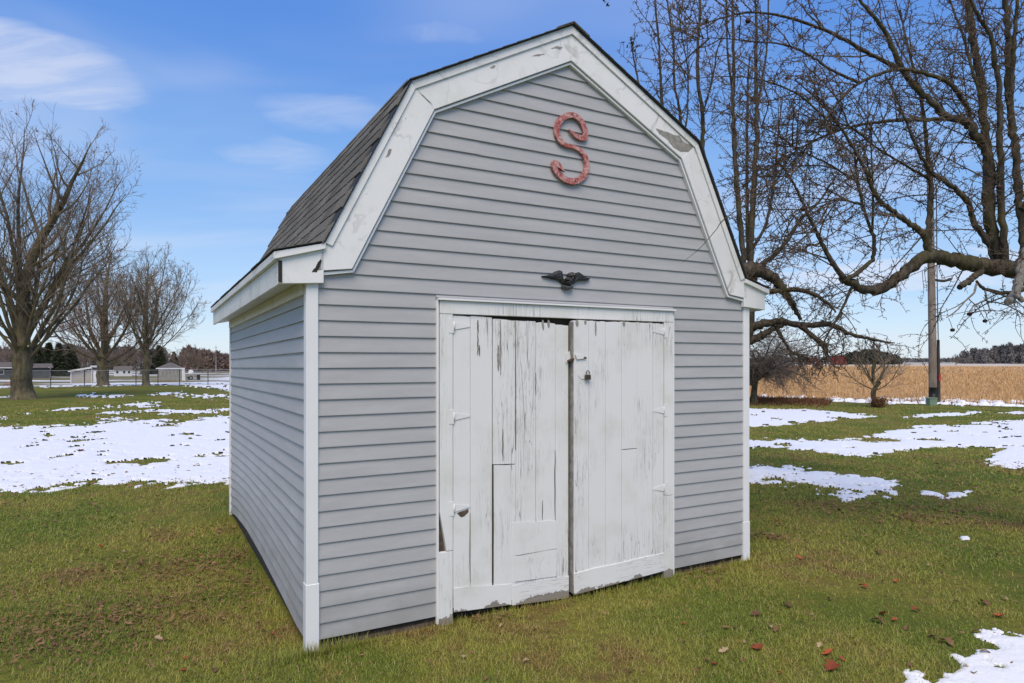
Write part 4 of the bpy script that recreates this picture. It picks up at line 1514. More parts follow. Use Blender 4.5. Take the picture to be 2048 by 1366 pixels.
# apple tree A: its trunk stands just outside the view on the right
gA = np.random.default_rng(101)
locA = np.array([5.75, 6.5, 0.0])
locA[2] = float(ground_z(locA[0], locA[1]))
treeA = empty('apple_tree', locA, 0, 'old spreading apple tree with mossy limbs and dense bare twigs beside the shed', 'tree')
tr_p, tr_r = smooth_path([locA + [0.03, 0, -0.05], locA + [0.0, 0, 0.35], locA + [-0.10, 0.02, 1.2], locA + [-0.18, 0, 1.9], locA + [-0.45, 0, 2.45], locA + [-0.75, 0, 2.75]], [0.30, 0.22, 0.19, 0.19, 0.17, 0.12], 18)
limb_obj('trunk', tr_p, tr_r, M['apple_bark'], treeA, locA, 12, 0.08, gA)
LA = [
    # px polyline, r0, r1, depth0, depth1, material, twig weight
    ([(2130, 560), (2045, 540), (1960, 530), (1900, 518), (1855, 513), (1800, 553), (1745, 581), (1700, 564), (1684, 557)], 27, 8, 6.5, 6.1, 0, 0.6),
    ([(1690, 560), (1657, 512), (1636, 470), (1612, 420), (1590, 372), (1566, 330)], 8, 2.2, 6.1, 5.8, 0, 1),
    ([(1692, 561), (1743, 520), (1748, 482), (1740, 455), (1724, 405), (1714, 353), (1710, 316), (1709, 288)], 6.5, 3.2, 6.1, 6.3, 0, 1),
    ([(1744, 470), (1746, 400), (1744, 330), (1740, 268)], 3.6, 2.2, 6.15, 6.0, 0, 1),
    ([(1857, 512), (1850, 472), (1819, 447), (1777, 416), (1751, 390), (1728, 335), (1690, 268), (1640, 205), (1590, 160)], 10, 2.2, 6.3, 5.8, 0, 1),
    ([(1858, 512), (1858, 445), (1862, 380), (1856, 320), (1850, 250), (1838, 180), (1815, 90), (1800, 20)], 9, 3, 6.35, 6.7, 0, 1),
    ([(2010, 540), (1985, 480), (1978, 400), (1976, 315), (1951, 268), (1930, 243), (1894, 232), (1857, 198), (1809, 145), (1773, 68), (1757, 45), (1717, -5), (1690, -60)], 17, 4, 6.5, 6.2, 0, 0.9),
    ([(1944, 252), (1930, 205), (1894, 164), (1845, 146), (1809, 139), (1773, 143), (1724, 163), (1688, 191), (1652, 237), (1615, 300), (1570, 352), (1515, 395)], 7, 1.8, 6.4, 5.5, 0, 1),
    ([(1805, 141), (1737, 106), (1671, 70), (1639, 56), (1579, 36), (1518, 25), (1470, 29), (1421, 43), (1385, 57), (1350, 58)], 6, 1.0, 6.2, 5.4, 0, 0.7),
    ([(1906, 238), (1845, 239), (1785, 241), (1712, 251), (1664, 266), (1620, 285), (1575, 315), (1530, 352)], 5.5, 1.6, 6.4, 5.6, 0, 1),
    ([(1718, 166), (1660, 138), (1610, 105), (1560, 88), (1500, 82), (1430, 76), (1390, 80)], 4.0, 1.0, 5.95, 5.5, 0, 0.8),
    ([(1652, 237), (1595, 188), (1530, 162), (1470, 153), (1400, 156), (1370, 160)], 3.0, 0.9, 5.75, 5.4, 0, 0.8),
    ([(1992, 530), (1980, 430), (1972, 300), (1966, 193), (1954, 121), (1944, 60), (1937, -5), (1928, -90)], 13, 7, 6.6, 6.9, 0, 0.7),
    ([(2012, 535), (2003, 430), (2000, 302), (2000, 242), (1998, 180), (1990, 120), (1982, 72), (1962, 40), (1945, 5), (1930, -60)], 10, 5, 6.4, 6.1, 0, 0.7),
    ([(2056, 540), (2044, 450), (2036, 380), (2031, 302), (2024, 242), (2016, 169), (2017, 97), (2011, -5), (2005, -90)], 12, 7, 6.6, 6.8, 0, 0.7),
    ([(2020, 210), (2026, 133), (2031, 48), (2035, -5), (2040, -70)], 7, 5, 6.6, 6.4, 0, 0.6),
    ([(1962, 190), (1942, 133), (1927, 72), (1906, 19), (1890, -40)], 5, 3, 6.6, 6.8, 0, 0.9),
    ([(1990, 500), (1951, 448), (1935, 405), (1898, 368), (1864, 345), (1851, 326), (1835, 298), (1815, 250), (1790, 190), (1770, 150)], 9, 2.5, 6.5, 6.0, 0, 1),
    ([(1985, 535), (1961, 543), (1943, 558), (1919, 574)], 9, 7.5, 6.45, 6.2, 0, 0.2),
    ([(2090, 556), (2046, 580), (2009, 586), (1969, 578), (1953, 562)], 8, 5, 6.5, 6.25, 0, 0.4),
    ([(1953, 568), (1948, 585), (1930, 603), (1912, 622), (1893, 635)], 3.4, 1.4, 6.25, 6.0, 1, 0.3),
    ([(1970, 580), (1971, 598), (1950, 610), (1942, 619), (1938, 628)], 2.6, 1.2, 6.3, 6.2, 1, 0.2),
    ([(1970, 590), (1975, 605), (1981, 623)], 2.2, 1.4, 6.3, 6.2, 1, 0.1),
    ([(2152, 436), (2110, 452), (2064, 490), (2044, 535), (2034, 580), (2016, 604)], 16, 9.5, 6.7, 5.0, 1, 0.1),
    ([(2036, 570), (2036, 590), (2046, 603)], 8, 6, 5.05, 5.0, 1, 0.0),
    ([(1708, 566), (1690, 605), (1672, 640), (1648, 686), (1655, 722)], 5, 2.0, 6.15, 6.3, 0, 0.7),
    ([(1570, 330), (1508, 395), (1448, 439), (1432, 460), (1399, 497), (1366, 524)], 2.0, 0.7, 5.7, 5.0, 0, 0.10),
    ([(1716, 365), (1660, 330), (1600, 300), (1540, 262), (1490, 250)], 3.2, 1.2, 6.2, 5.6, 0, 1),
    ([(1726, 410), (1680, 400), (1630, 410), (1575, 440), (1530, 480)], 3.2, 1.2, 6.2, 5.7, 0, 1),
    ([(1862, 360), (1810, 330), (1760, 300), (1700, 255), (1640, 240), (1590, 250)], 4, 1.3, 6.4, 6.0, 0, 1),
    ([(2040, 420), (2070, 380), (2095, 300), (2105, 180), (2100, 40)], 10, 4, 6.6, 6.6, 0, 0.6),
    ([(2060, 545), (2120, 500), (2200, 470), (2290, 420), (2360, 330)], 18, 5, 6.6, 6.9, 0, 0.6),
    ([(2100, 520), (2150, 440), (2180, 330), (2220, 200), (2240, 60)], 15, 5, 6.6, 7.4, 0, 0.6),
]
pathsA, itemsT, itemsS = [], [], []
for pts, r0, r1, d0, d1, mt, wgt in LA:
    cutend = mt == 1 or r1 > 6
    path, rad = px_limb(pts, r0 * 0.70, r1 * (0.75 if cutend else 0.5), d0, d1, g=gA)
    limb_obj('limb', path, rad, M['apple_pale'] if mt else M['apple_bark'], treeA, locA, 9 if r0 > 5 else 6, 0.07, gA)
    if wgt > 0.05:
        tw, spu = dress(gA, [(path, rad)], 12.5 * wgt, (0.25, 1.2), 8.5, (0.08, 0.36), 26, (-0.20, 0, 0.05), 0.0043, 0.020, roof_clear)
        itemsT += tw
        itemsS += spu
v_, f_ = tubes([(p - locA, r) for p, r in itemsT], 3)
tag(mesh_np('twigs', v_, f_, M['apple_twig'], treeA), kind='stuff')
v_, f_ = tubes([(p - locA, r) for p, r in itemsS], 3)
tag(mesh_np('spurs', v_, f_, M['apple_twig'], treeA), kind='stuff')

# apple tree B: farther back, its trunk hidden behind the shed's right corner
gB = np.random.default_rng(202)
tb = P3(1462, 722, 10.0)
locB = np.array([tb[0], tb[1], float(ground_z(tb[0], tb[1]))])
treeB = empty('apple_tree', locB, 0, 'apple tree behind the shed with tall upright shoots and low dark limbs', 'tree')
k0 = P3(1500, 545, 10.0)
tr_p, tr_r = smooth_path([locB + [0, 0, -0.05], locB + [0.02, 0, 0.4], locB + [0.05, 0, 1.2], locB + [0.12, 0, 2.0], k0 + [-0.05, 0, -0.15], k0 + [0.03, 0, 0.05]], [0.27, 0.20, 0.17, 0.17, 0.16, 0.10], 18)
limb_obj('trunk', tr_p, tr_r, M['apple_bark'], treeB, locB, 12, 0.1, gB)
LB = [
    ([(1478, 600), (1523, 586), (1602, 580), (1653, 605), (1672, 625)], 8, 2.5, 10.0, 9.5, 1),
    ([(1470, 655), (1500, 652), (1552, 643), (1602, 649), (1663, 651), (1701, 668), (1758, 681), (1790, 686)], 11, 1.8, 10.0, 9.4, 0.8),
    ([(1465, 700), (1500, 681), (1533, 665), (1565, 648)], 12, 8, 10.0, 9.8, 0.6),
    ([(1602, 650), (1640, 687), (1653, 705), (1651, 730)], 6, 2, 9.7, 9.5, 1),
    ([(1552, 652), (1577, 697), (1600, 712), (1618, 716)], 4.5, 1.8, 9.8, 9.6, 0.9),
    ([(1600, 655), (1650, 690), (1655, 715), (1690, 703)], 4, 1.6, 9.7, 9.6, 0.8),
    ([(1337, 402), (1325, 222), (1322, 169), (1318, 97), (1310, 0), (1304, -60)], 5, 2.4, 10.36, 10.2, 0.5),
    ([(1381, 431), (1363, 261), (1359, 217), (1349, 169), (1347, 97), (1337, 19), (1330, -40)], 5, 2.0, 10.2, 9.9, 0.6),
    ([(1366, 262), (1374, 240), (1376, 145), (1364, 72), (1351, -10)], 3, 1.5, 10.0, 9.7, 0.6),
    ([(1431, 501), (1407, 314), (1405, 230), (1395, 157), (1397, 72), (1400, 0), (1402, -60)], 7, 3, 10.1, 9.8, 0.7),
    ([(1408, 220), (1425, 160), (1435, 100), (1450, 60)], 2.6, 1.2, 9.9, 9.6, 0.8),
    ([(1490, 540), (1478, 420), (1470, 314), (1467, 250), (1466, 193), (1467, 121), (1465, 0), (1464, -60)], 8, 3.2, 10.0, 9.9, 0.7),
    ([(1466, 195), (1455, 97), (1453, 0), (1452, -50)], 3.4, 2.4, 10.0, 10.1, 0.6),
    ([(1500, 540), (1505, 400), (1513, 290), (1513, 217), (1511, 121), (1513, 36), (1506, -30)], 9, 3, 10.0, 10.2, 0.8),
    ([(1496, 520), (1494, 400), (1494, 290), (1496, 169), (1500, 110)], 6, 2, 10.1, 10.3, 0.8),
    ([(1512, 230), (1523, 169), (1535, 85), (1537, 0), (1540, -50)], 4, 2, 10.1, 9.9, 0.7),
    ([(1505, 500), (1535, 440), (1550, 350), (1556, 270), (1566, 190)], 5, 1.6, 10.0, 9.6, 0.9),
    ([(1510, 540), (1560, 500), (1600, 440), (1640, 400), (1680, 340)], 6, 1.6, 10.0, 9.8, 0.8),
    ([(1475, 575), (1496, 540), (1526, 545), (1552, 560), (1580, 600), (1602, 640)], 22, 5, 9.9, 9.8, 0.6),
    ([(1480, 600), (1431, 502), (1381, 432), (1337, 402), (1300, 300), (1282, 190), (1268, 120), (1262, 80)], 9, 1.2, 10.0, 10.6, 0.4),
]
tT, tS = [], []
for pts, r0, r1, d0, d1, wgt in LB:
    tall = pts[-1][1] < 250
    path, rad = px_limb(pts, r0 * (0.72 if tall else 0.92), r1 * 0.62, d0, d1, g=gB)
    limb_obj('limb', path, rad, M['apple_bark'], treeB, locB, 7 if r0 > 5 else 5, 0.12, gB)
    tall = pts[-1][1] < 250
    tw, spu = dress(gB, [(path, rad)], (9 if tall else 25) * wgt, (0.2, 0.8) if tall else (0.2, 0.7), 8.0, (0.07, 0.28), 22, (0.0, 0, 0.30) if tall else (0.05, 0, -0.02), 0.0054, 0.0 if tall else 0.01, roof_clear)
    tT += tw
    tS += spu
v_, f_ = tubes([(p - locB, r) for p, r in tT], 3)
tag(mesh_np('twigs', v_, f_, M['apple_twig'], treeB), kind='stuff')
v_, f_ = tubes([(p - locB, r) for p, r in tS], 3)
tag(mesh_np('spurs', v_, f_, M['apple_twig'], treeB), kind='stuff')


def leaf_cloud(g, centres, size, per):
    C = np.repeat(np.array(centres), per, axis=0) + g.normal(0, size * 1.2, (len(centres) * per, 3))
    n_ = len(C)
    A = g.normal(0, 1, (n_, 3))
    A /= np.linalg.norm(A, axis=1, keepdims=True)
    B = np.cross(A, g.normal(0, 1, (n_, 3)))
    B /= np.linalg.norm(B, axis=1, keepdims=True)
    s = size * g.uniform(0.6, 1.2, (n_, 1))
    V = np.stack([C - A * s, C + B * s * .5, C + A * s, C - B * s * .5], 1).reshape(-1, 3)
    return V, np.arange(4 * n_).reshape(-1, 4)


M['curl_leaf'] = simple_mat('withered apple leaf', (0.065, 0.058, 0.03), 0.85, 0.3, 5)
cl = []
for tip in ((1262, 82), (1266, 96), (1258, 88), (1310, 62), (1376, 20), (1374, 38), (1215, 118), (1216, 2), (1300, 190), (1398, 8)):
    cl.append(P3(tip[0], tip[1], 10.45))
v_, f_ = leaf_cloud(gB, np.array(cl) - locB, 0.035, 9)
tag(mesh_np('dead_leaves', v_, f_, M['curl_leaf'], treeB), kind='stuff')


# ------------------------------------------------------------------ maples and other bare yard trees
def grow_tree(seed, H, spread, tr, fork, nlead, n2, n3, n4, tw_r, flare=1.5, low=0.0):
    """returns (trunk, limbs, twigs) as (path, radius) lists around the origin"""
    g = np.random.default_rng(seed)
    limbs, twigs, tips = [], [], []
    tp, trd = smooth_path([(0, 0, -0.05), (0.0, 0, 0.10 * fork), (g.normal(0, .03), 0, 0.35 * fork), (g.normal(0, .05), 0, 0.75 * fork), (g.normal(0, .08), 0, fork * 1.2)],
                          [tr * flare * 1.25, tr * flare * 0.92, tr * 1.05, tr, tr * 0.85], 14)
    for k in range(nlead):
        f = k / max(1, nlead - 1)
        az = k * 2.399 + g.uniform(-.3, .3)
        tilt = (1.18 - 0.98 * f) * g.uniform(0.85, 1.1) * spread + low * (1 - f)
        z0 = fork * (0.80 + 0.45 * f) * g.uniform(0.92, 1.08)
        d = np.array([math.sin(tilt) * math.cos(az), math.sin(tilt) * math.sin(az), math.cos(tilt)])
        L = (H - z0) * (0.62 + 0.36 * f) * g.uniform(0.9, 1.08) / max(0.75, math.cos(tilt * 0.55))
        r0 = tr * (0.17 + 0.13 * f) * g.uniform(0.85, 1.1)
        if k == nlead - 1:
            r0 = tr * 0.72
            d = np.array([0.03, 0.02, 1.0])
        path, rad = shoot(g, (0, 0, z0), d, L, r0, tw_r * 1.6, 10, 0.085, 0.095 if tilt > 0.4 else 0.03)
        rad = r0 * (1 - np.linspace(0, 1, 11)) ** 0.85 + tw_r * 1.4
        limbs.append((path, rad))
        for i2 in range(n2):
            s = 0.16 + 0.82 * (i2 + g.uniform(0, 1)) / n2
            p, t = along(path, s)
            d2 = side_dir(g, t, g.uniform(0.38, 0.62), (0, 0, 0.10))
            L2 = L * (0.50 - 0.32 * s) * g.uniform(0.7, 1.25)
            r2 = max(tw_r * 1.5, rad[min(10, int(s * 10))] * 0.5)
            p2, rd2 = shoot(g, p, d2, L2, r2, tw_r * 1.1, 7, 0.11, 0.075)
            twigs.append((p2, rd2))
            for i3 in range(n3):
                s3 = 0.15 + 0.85 * (i3 + g.uniform(0, 1)) / n3
                p, t = along(p2, s3)
                d3 = side_dir(g, t, g.uniform(0.35, 0.6), (0, 0, 0.10))
                L3 = L2 * (0.52 - 0.25 * s3) * g.uniform(0.6, 1.3)
                p3, rd3 = shoot(g, p, d3, L3, tw_r * 1.15, tw_r * 0.75, 4, 0.14, 0.06)
                twigs.append((p3, rd3))
                for i4 in range(n4):
                    p, t = along(p3, g.uniform(0.2, 1))
                    d4 = side_dir(g, t, g.uniform(0.35, 0.6), (0, 0, 0.08))
                    p4, rd4 = shoot(g, p, d4, max(0.12, L3 * 0.42 * g.uniform(0.5, 1.3)), tw_r * 0.8, tw_r * 0.55, 2, 0.14, 0.04)
                    twigs.append((p4, rd4))
                    if g.uniform() < 0.3:
                        tips.append(p4[-1])
    return (tp, trd), limbs, twigs, tips


def bare_tree(name, loc, seed, H, spread, tr, fork, nlead, n2, n3, n4, tw_r, mats, label, cat='tree', group=None, leaves=0, flare=1.5, low=0.0, leaf_size=0.06):
    (tp, trd), limbs, twigs, tips = grow_tree(seed, H, spread, tr, fork, nlead, n2, n3, n4, tw_r, flare, low)
    root = empty(name, loc, 0, label, cat, group)
    zero = np.zeros(3)
    limb_obj('trunk', tp, trd, mats[0], root, zero, 14, 0.05, np.random.default_rng(seed))
    for p, r in limbs:
        limb_obj('limb', p, r, mats[0], root, zero, 7)
    v_, f_ = tubes(twigs, 3)
    tag(mesh_np('crown', v_, f_, mats[1], root), kind='stuff')
    if leaves and tips:
        g = np.random.default_rng(seed + 1)
        idx = g.choice(len(tips), min(leaves, len(tips)), replace=False)
        v_, f_ = leaf_cloud(g, np.array(tips)[idx], leaf_size, 3)
        tag(mesh_np('dead_leaves', v_, f_, M['dead_leaf'], root), kind='stuff')
    return root


def copy_tree(o, loc, rz=0.0, sc=1.0, label=None, group=None):
    c = o.copy()
    COL.objects.link(c)
    c.location = loc
    c.rotation_euler = (0, 0, rz)
    c.scale = (sc, sc, sc)
    if label:
        c['label'] = label
    if group:
        c['group'] = group
    for ch in o.children:
        k = ch.copy()
        COL.objects.link(k)
        k.parent = c
        for gg in ch.children:
            k2 = gg.copy()
            COL.objects.link(k2)
            k2.parent = k
    return c


def gpt(px, py_depth, depth=True):
    """ground point straight under photo column px at the given distance"""
    x_ = (px - 1024) / FPX * py_depth
    return (x_, py_depth, float(ground_z(x_, py_depth)))


bare_tree('maple_tree', gpt(46, 30.3), 31, 12.5, 0.70, 0.41, 2.0, 19, 14, 8, 4, 0.0074, (M['maple_bark'], M['maple_twig']), 'large old maple with a thick flared trunk and several upright leaders', leaves=260, flare=1.25)
bare_tree('maple_tree', gpt(206, 47.5), 47, 9.4, 1.15, 0.36, 1.7, 15, 13, 8, 4, 0.0096, (M['maple_bark'], M['red_twig']), 'dark multi-stemmed tree with dense reddish-brown twigs behind the small tan coop', leaves=320, flare=1.15, low=0.15, leaf_size=0.08)
bare_tree('maple_tree', gpt(292, 46.5), 63, 9.9, 0.84, 0.22, 2.4, 15, 12, 8, 4, 0.0086, (M['maple_bark'], M['maple_twig']), 'straight-trunked bare maple in front of the white garage', leaves=90, flare=1.2, leaf_size=0.07)
# small orchard tree by the field, vase shaped
bare_tree('young_tree', gpt(1748, 25.3), 77, 2.5, 1.12, 0.085, 0.78, 9, 8, 5, 2, 0.0062, (M['maple_bark'], M['maple_twig']), 'small low-branching bare fruit tree at the edge of the corn field', flare=1.2, low=0.12)
# weeping shrub tree half hidden by the shed corner
gW = np.random.default_rng(88)
locW = np.array(gpt(1508, 27.0))
weep = empty('weeping_tree', locW, 0, 'grey-brown weeping shrub tree with a dense dome of twigs at the field edge', 'tree')
limb_obj('trunk', *smooth_path([(0, 0, -.05), (0, 0, .4), (.05, 0, .9)], [.14, .1, .085], 8), M['maple_bark'], weep, np.zeros(3), 10)
ww = []
for k in range(26):
    az = k * 2.4 + gW.uniform(-.3, .3)
    lp, lr = shoot(gW, (0, 0, gW.uniform(.6, 1.0)), (math.cos(az), math.sin(az) * .8, gW.uniform(0.25, 1.5)), gW.uniform(1.6, 2.4), .035, .012, 9, .09, .02, .035)
    limb_obj('limb', lp, lr, M['maple_bark'], weep, np.zeros(3), 5)
    for _ in range(34):
        p, t = along(lp, gW.uniform(.15, 1))
        a_, ra = shoot(gW, p, side_dir(gW, t, .6, (0, 0, .05)), gW.uniform(.4, 1.1), .0075, .005, 5, .16, 0, .05)
        ww.append((a_, ra))
        for _k in range(4):
            p2, t2 = along(a_, gW.uniform(.1, 1))
            ww.append(shoot(gW, p2, side_dir(gW, t2, .6, (0, 0, -.1)), gW.uniform(.15, .5), .006, .004, 3, .2, 0, .05))
v_, f_ = tubes(ww, 3)
weep.scale = (1.28, 1.2, 1.12)
v_[:, 2] = np.maximum(v_[:, 2], 0.25 + 0.1 * np.sin(v_[:, 0] * 9))
tag(mesh_np('crown', v_, f_, M['grey_twig'], weep), kind='stuff')

# ------------------------------------------------------------------ evergreens and the far woods
M['needle'] = simple_mat('evergreen needles', (0.075, 0.088, 0.05), 0.9, 0.3, 1.4, 0.1)
M['hazed_wood'] = simple_mat('hazed bare wood', (0.22, 0.20, 0.19), 0.95, 0.3, 0.12, 0.05, col2=(0.14, 0.135, 0.13))  # bare wood colour lightened to stand in for the haze of distance
M['far_brown'] = simple_mat('distant brown thicket', (0.24, 0.17, 0.145), 0.95, 0.25, 0.2, 0.05, col2=(0.16, 0.12, 0.105))
M['far_green'] = simple_mat('distant evergreens', (0.085, 0.095, 0.08), 0.95, 0.3, 0.2, 0.05)


def conifer(name, loc, H, Rr, seed, label, group=None):
    g = np.random.default_rng(seed)
    root = empty(name, loc, 0, label, 'tree', group)
    limb_obj('trunk', *smooth_path([(0, 0, -.05), (0, 0, H * .4), (0, 0, H * .97)], [H * .028, H * .02, H * .004], 8), M['maple_bark'], root, np.zeros(3), 8)
    n_ = 5200
    f = g.uniform(0.02, 1, n_) ** 1.3
    f = np.clip(f, 0.03, 1)
    az = g.uniform(0, 2 * math.pi, n_)
    lay = 0.85 + 0.15 * np.sin(f * 60 + 3 * np.sin(az * 3))
    rad = Rr * (1 - f) ** 0.85 * lay * np.sqrt(g.uniform(0.12, 1, n_)) * (1 + 0.18 * np.sin(az * 5 + seed))
    C = np.stack([rad * np.cos(az), rad * np.sin(az), H * f - rad * 0.28 + g.normal(0, .05, n_)], -1)
    C[:, 2] = np.maximum(C[:, 2], 0.12)
    o_ = np.stack([np.cos(az), np.sin(az), g.normal(-0.25, 0.3, n_)], -1)
    o_ += g.normal(0, .35, o_.shape)
    s_ = np.cross(o_, g.normal(0, 1, (n_, 3)))
    s_ /= np.linalg.norm(s_, axis=1, keepdims=True)
    L = 0.065 * H * g.uniform(.6, 1.2, (n_, 1))
    V = np.stack([C - s_ * L * .3, C + s_ * L * .3, C + o_ * L], 1).reshape(-1, 3)
    tag(mesh_np('crown', V, np.arange(3 * n_).reshape(-1, 3), M['needle'], root), kind='stuff')
    return root


con = conifer('spruce_tree', gpt(118, 146), 7.2, 2.8, 5, 'dark evergreen spruce standing behind the chain-link fence', 'spruces behind the fence')
for px, d_, s_ in ((140, 152, 1.0), (98, 156, 1.05), (78, 150, .85), (318, 168, 1.0), (300, 166, .85), (348, 190, .82), (84, 158, .9)):
    copy_tree(con, gpt(px, d_), px * 1.7, s_)
# bare trees of the left distance, each a copy of one small model
bt = bare_tree('bare_tree', gpt(386, 175), 19, 7.2, 1.05, 0.16, 1.6, 9, 8, 5, 2, 0.022, (M['maple_bark'], M['red_twig']), 'pale bare tree rising beyond the white garage', flare=1.2)
for k, (px, d_, s_) in enumerate(((232, 180, 1.0), (262, 190, 1.1), (214, 190, .95), (172, 190, 1.0), (60, 190, 1.2), (20, 180, 1.2), (150, 200, 1.15), (-20, 190, 1.2), (330, 170, .9), (362, 185, .95), (405, 190, .8))):
    copy_tree(bt, gpt(px, d_), k * 1.3, s_, 'brown bare tree in the row far behind the chain-link fence', 'bare trees far behind the fence')


def thicket(name, spots, mat, size, per, label, seed, up=0.6):
    """far woods: one mass of twig-sized faces; spots = (x, y, half width, height)"""
    g = np.random.default_rng(seed)
    VV = []
    for (x_, y_, wx, h_) in spots:
        n_ = per
        az = g.uniform(0, 2 * math.pi, n_)
        f = g.uniform(0, 1, n_)
        env = np.sqrt(np.maximum(0.02, 1 - (f * 1.02) ** 3))
        r_ = wx * np.sqrt(g.uniform(0, 1, n_)) * env * (0.8 + .3 * np.sin(az * 4 + x_))
        C = np.stack([x_ + r_ * np.cos(az), y_ + r_ * np.sin(az), float(ground_z(x_, y_)) + h_ * f], -1)
        A = np.stack([g.normal(0, .5, n_), g.normal(0, .5, n_), np.abs(g.normal(up, .5, n_))], -1)
        A /= np.linalg.norm(A, axis=1, keepdims=True)
        B = np.cross(A, g.normal(0, 1, (n_, 3)))
        B /= np.linalg.norm(B, axis=1, keepdims=True)
        s = size * g.uniform(.5, 1.3, (n_, 1))
        VV.append(np.stack([C - B * s * .25, C + B * s * .25, C + A * s], 1).reshape(-1, 3))
    V = np.concatenate(VV)
    o = mesh_np(name, V, np.arange(len(V)).reshape(-1, 3), mat)
    tag(o, label, 'woods', kind='stuff')
    return o


g = np.random.default_rng(9)
def at_px(px, d_):
    return (px - 1024) / FPX * d_, d_
sp = []
for px in np.arange(366, 520, 3.0):
    d_ = 215 + g.uniform(-12, 25)
    x_, y_ = at_px(px, d_)
    sp.append((x_, y_, g.uniform(1.5, 2.6), 4.5 + 2.3 * sstep(np.array(470 - px), 0, 90) + g.uniform(-.5, .8)))
thicket('distant_thicket', sp, M['far_brown'], 1.1, 420, 'brown bare thicket along the horizon beyond the left yard', 3)
sp = []
for px in np.arange(-120, 330, 7.0):
    d_ = 235 + g.uniform(-10, 25)
    x_, y_ = at_px(px, d_)
    sp.append((x_, y_, g.uniform(2.2, 3.6), 7.3 + g.uniform(-1.3, 1.5)))
thicket('distant_thicket', sp, M['hazed_wood'], 1.5, 330, 'grey-brown woods along the horizon behind the spruces', 4)
sp = []
for px in np.arange(1930, 2230, 5.0):
    d_ = 430 + g.uniform(-20, 40)
    x_, y_ = at_px(px, d_)
    sp.append((x_, y_, g.uniform(2.5, 5), 7.5 + 3.5 * (vnoise(np.array(px / 24.), np.array(0.5), 3)) + (2.2 if px > 1985 else 0) - 2.5 * (px < 1945) + g.uniform(-1, 1.2)))
thicket('distant_woods', sp, M['hazed_wood'], 1.8, 380, 'grey woods on the horizon at the right of the corn field', 5)
sp = []
for px in np.arange(1694, 1796, 3.5):
    d_ = 330 + g.uniform(-10, 20)
    x_, y_ = at_px(px, d_)
    t_ = 1 - abs(px - 1738) / 66
    sp.append((x_, y_, g.uniform(2, 3.2), 2.6 + 4.6 * max(0, t_) ** .6 + g.uniform(-.4, .5)))
thicket('distant_grove', sp, M['far_green'], 1.1, 460, 'dark evergreen grove beside the far red barns', 6)
sp = []
for px in np.arange(1380, 2300, 6.0):
    d_ = 900 + g.uniform(-40, 80)
    x_, y_ = at_px(px, d_)
    sp.append((x_, y_, g.uniform(6, 9), 3.2 + 3.5 * vnoise(np.array(px / 40.), np.array(2.5), 8)))
thicket('distant_treeline', sp, M['hazed_wood'], 2.2, 160, 'faint low treeline on the far horizon over the field', 7)

# ------------------------------------------------------------------ corn stubble field on the right
def field_mat():
    m, nt, b = new_mat('harvested corn field', 0.95, 0.1)
    gp = nd(nt, 'ShaderNodeNewGeometry')
    n1 = noise_n(nt, mapping(nt, gp.outputs['Position'], (1.6, 0.5, 0)), 1.0, 6.0, 0.7)
    n2 = noise_n(nt, mapping(nt, gp.outputs['Position'], (0.02, 0.05, 0)), 1.0, 4.0, 0.6)
    n3 = noise_n(nt, mapping(nt, gp.outputs['Position'], (0.25, 0.12, 0)), 1.0, 6.0, 0.7)
    c = mix_c(nt, maprange(nt, n1, 0.3, 0.7, 0, 1), (0.38, 0.22, 0.095), (0.66, 0.43, 0.21))
    c = mix_c(nt, maprange(nt, n2, 0.4, 0.65, 0, 0.5), c, (0.66, 0.42, 0.19))
    c = mix_c(nt, maprange(nt, n3, 0.58, 0.75, 0, 0.5), c, (0.36, 0.21, 0.11))
    far = nd(nt, 'ShaderNodeVectorMath', operation='LENGTH')
    lk(nt, gp.outputs['Position'], far.inputs[0])
    sn_ = math_n(nt, 'MULTIPLY', maprange(nt, far.outputs['Value'], 240, 300, 0, 1), maprange(nt, n2, 0.42, 0.52, 0, 0.8))
    c = mix_c(nt, sn_, c, (0.66, 0.64, 0.60))
    lk(nt, c, b.inputs['Base Color'])
    bump(nt, b, n1, 0.8, 0.05)
    return m


M['field'] = field_mat()


def field_edge(px):
    """distance of the near edge of the field under photo column px"""
    return FPX * EYE / (80 + (px - 1700) * 0.026)


cols = np.linspace(980, 2700, 94)
near = np.array([field_edge(c_) for c_ in cols])
rows_ = np.geomspace(1.0, 16.0, 40)
VX, VY = [], []
gridv = []
for c_, nr in zip(cols, near):
    for k in rows_:
        d_ = nr * k
        gridv.append(((c_ - 1024) / FPX * d_, d_))
gridv = np.array(gridv)
zz = ground_z(gridv[:, 0], gridv[:, 1]) + 0.02
a_ = np.arange(len(cols) - 1)[:, None] * 40 + np.arange(39)[None, :]
F = np.stack([a_, a_ + 40, a_ + 41, a_ + 1], -1).reshape(-1, 4)
fo = mesh_np('corn_field', np.c_[gridv, zz], F, M['field'], smooth=True)
tag(fo, kind='structure')

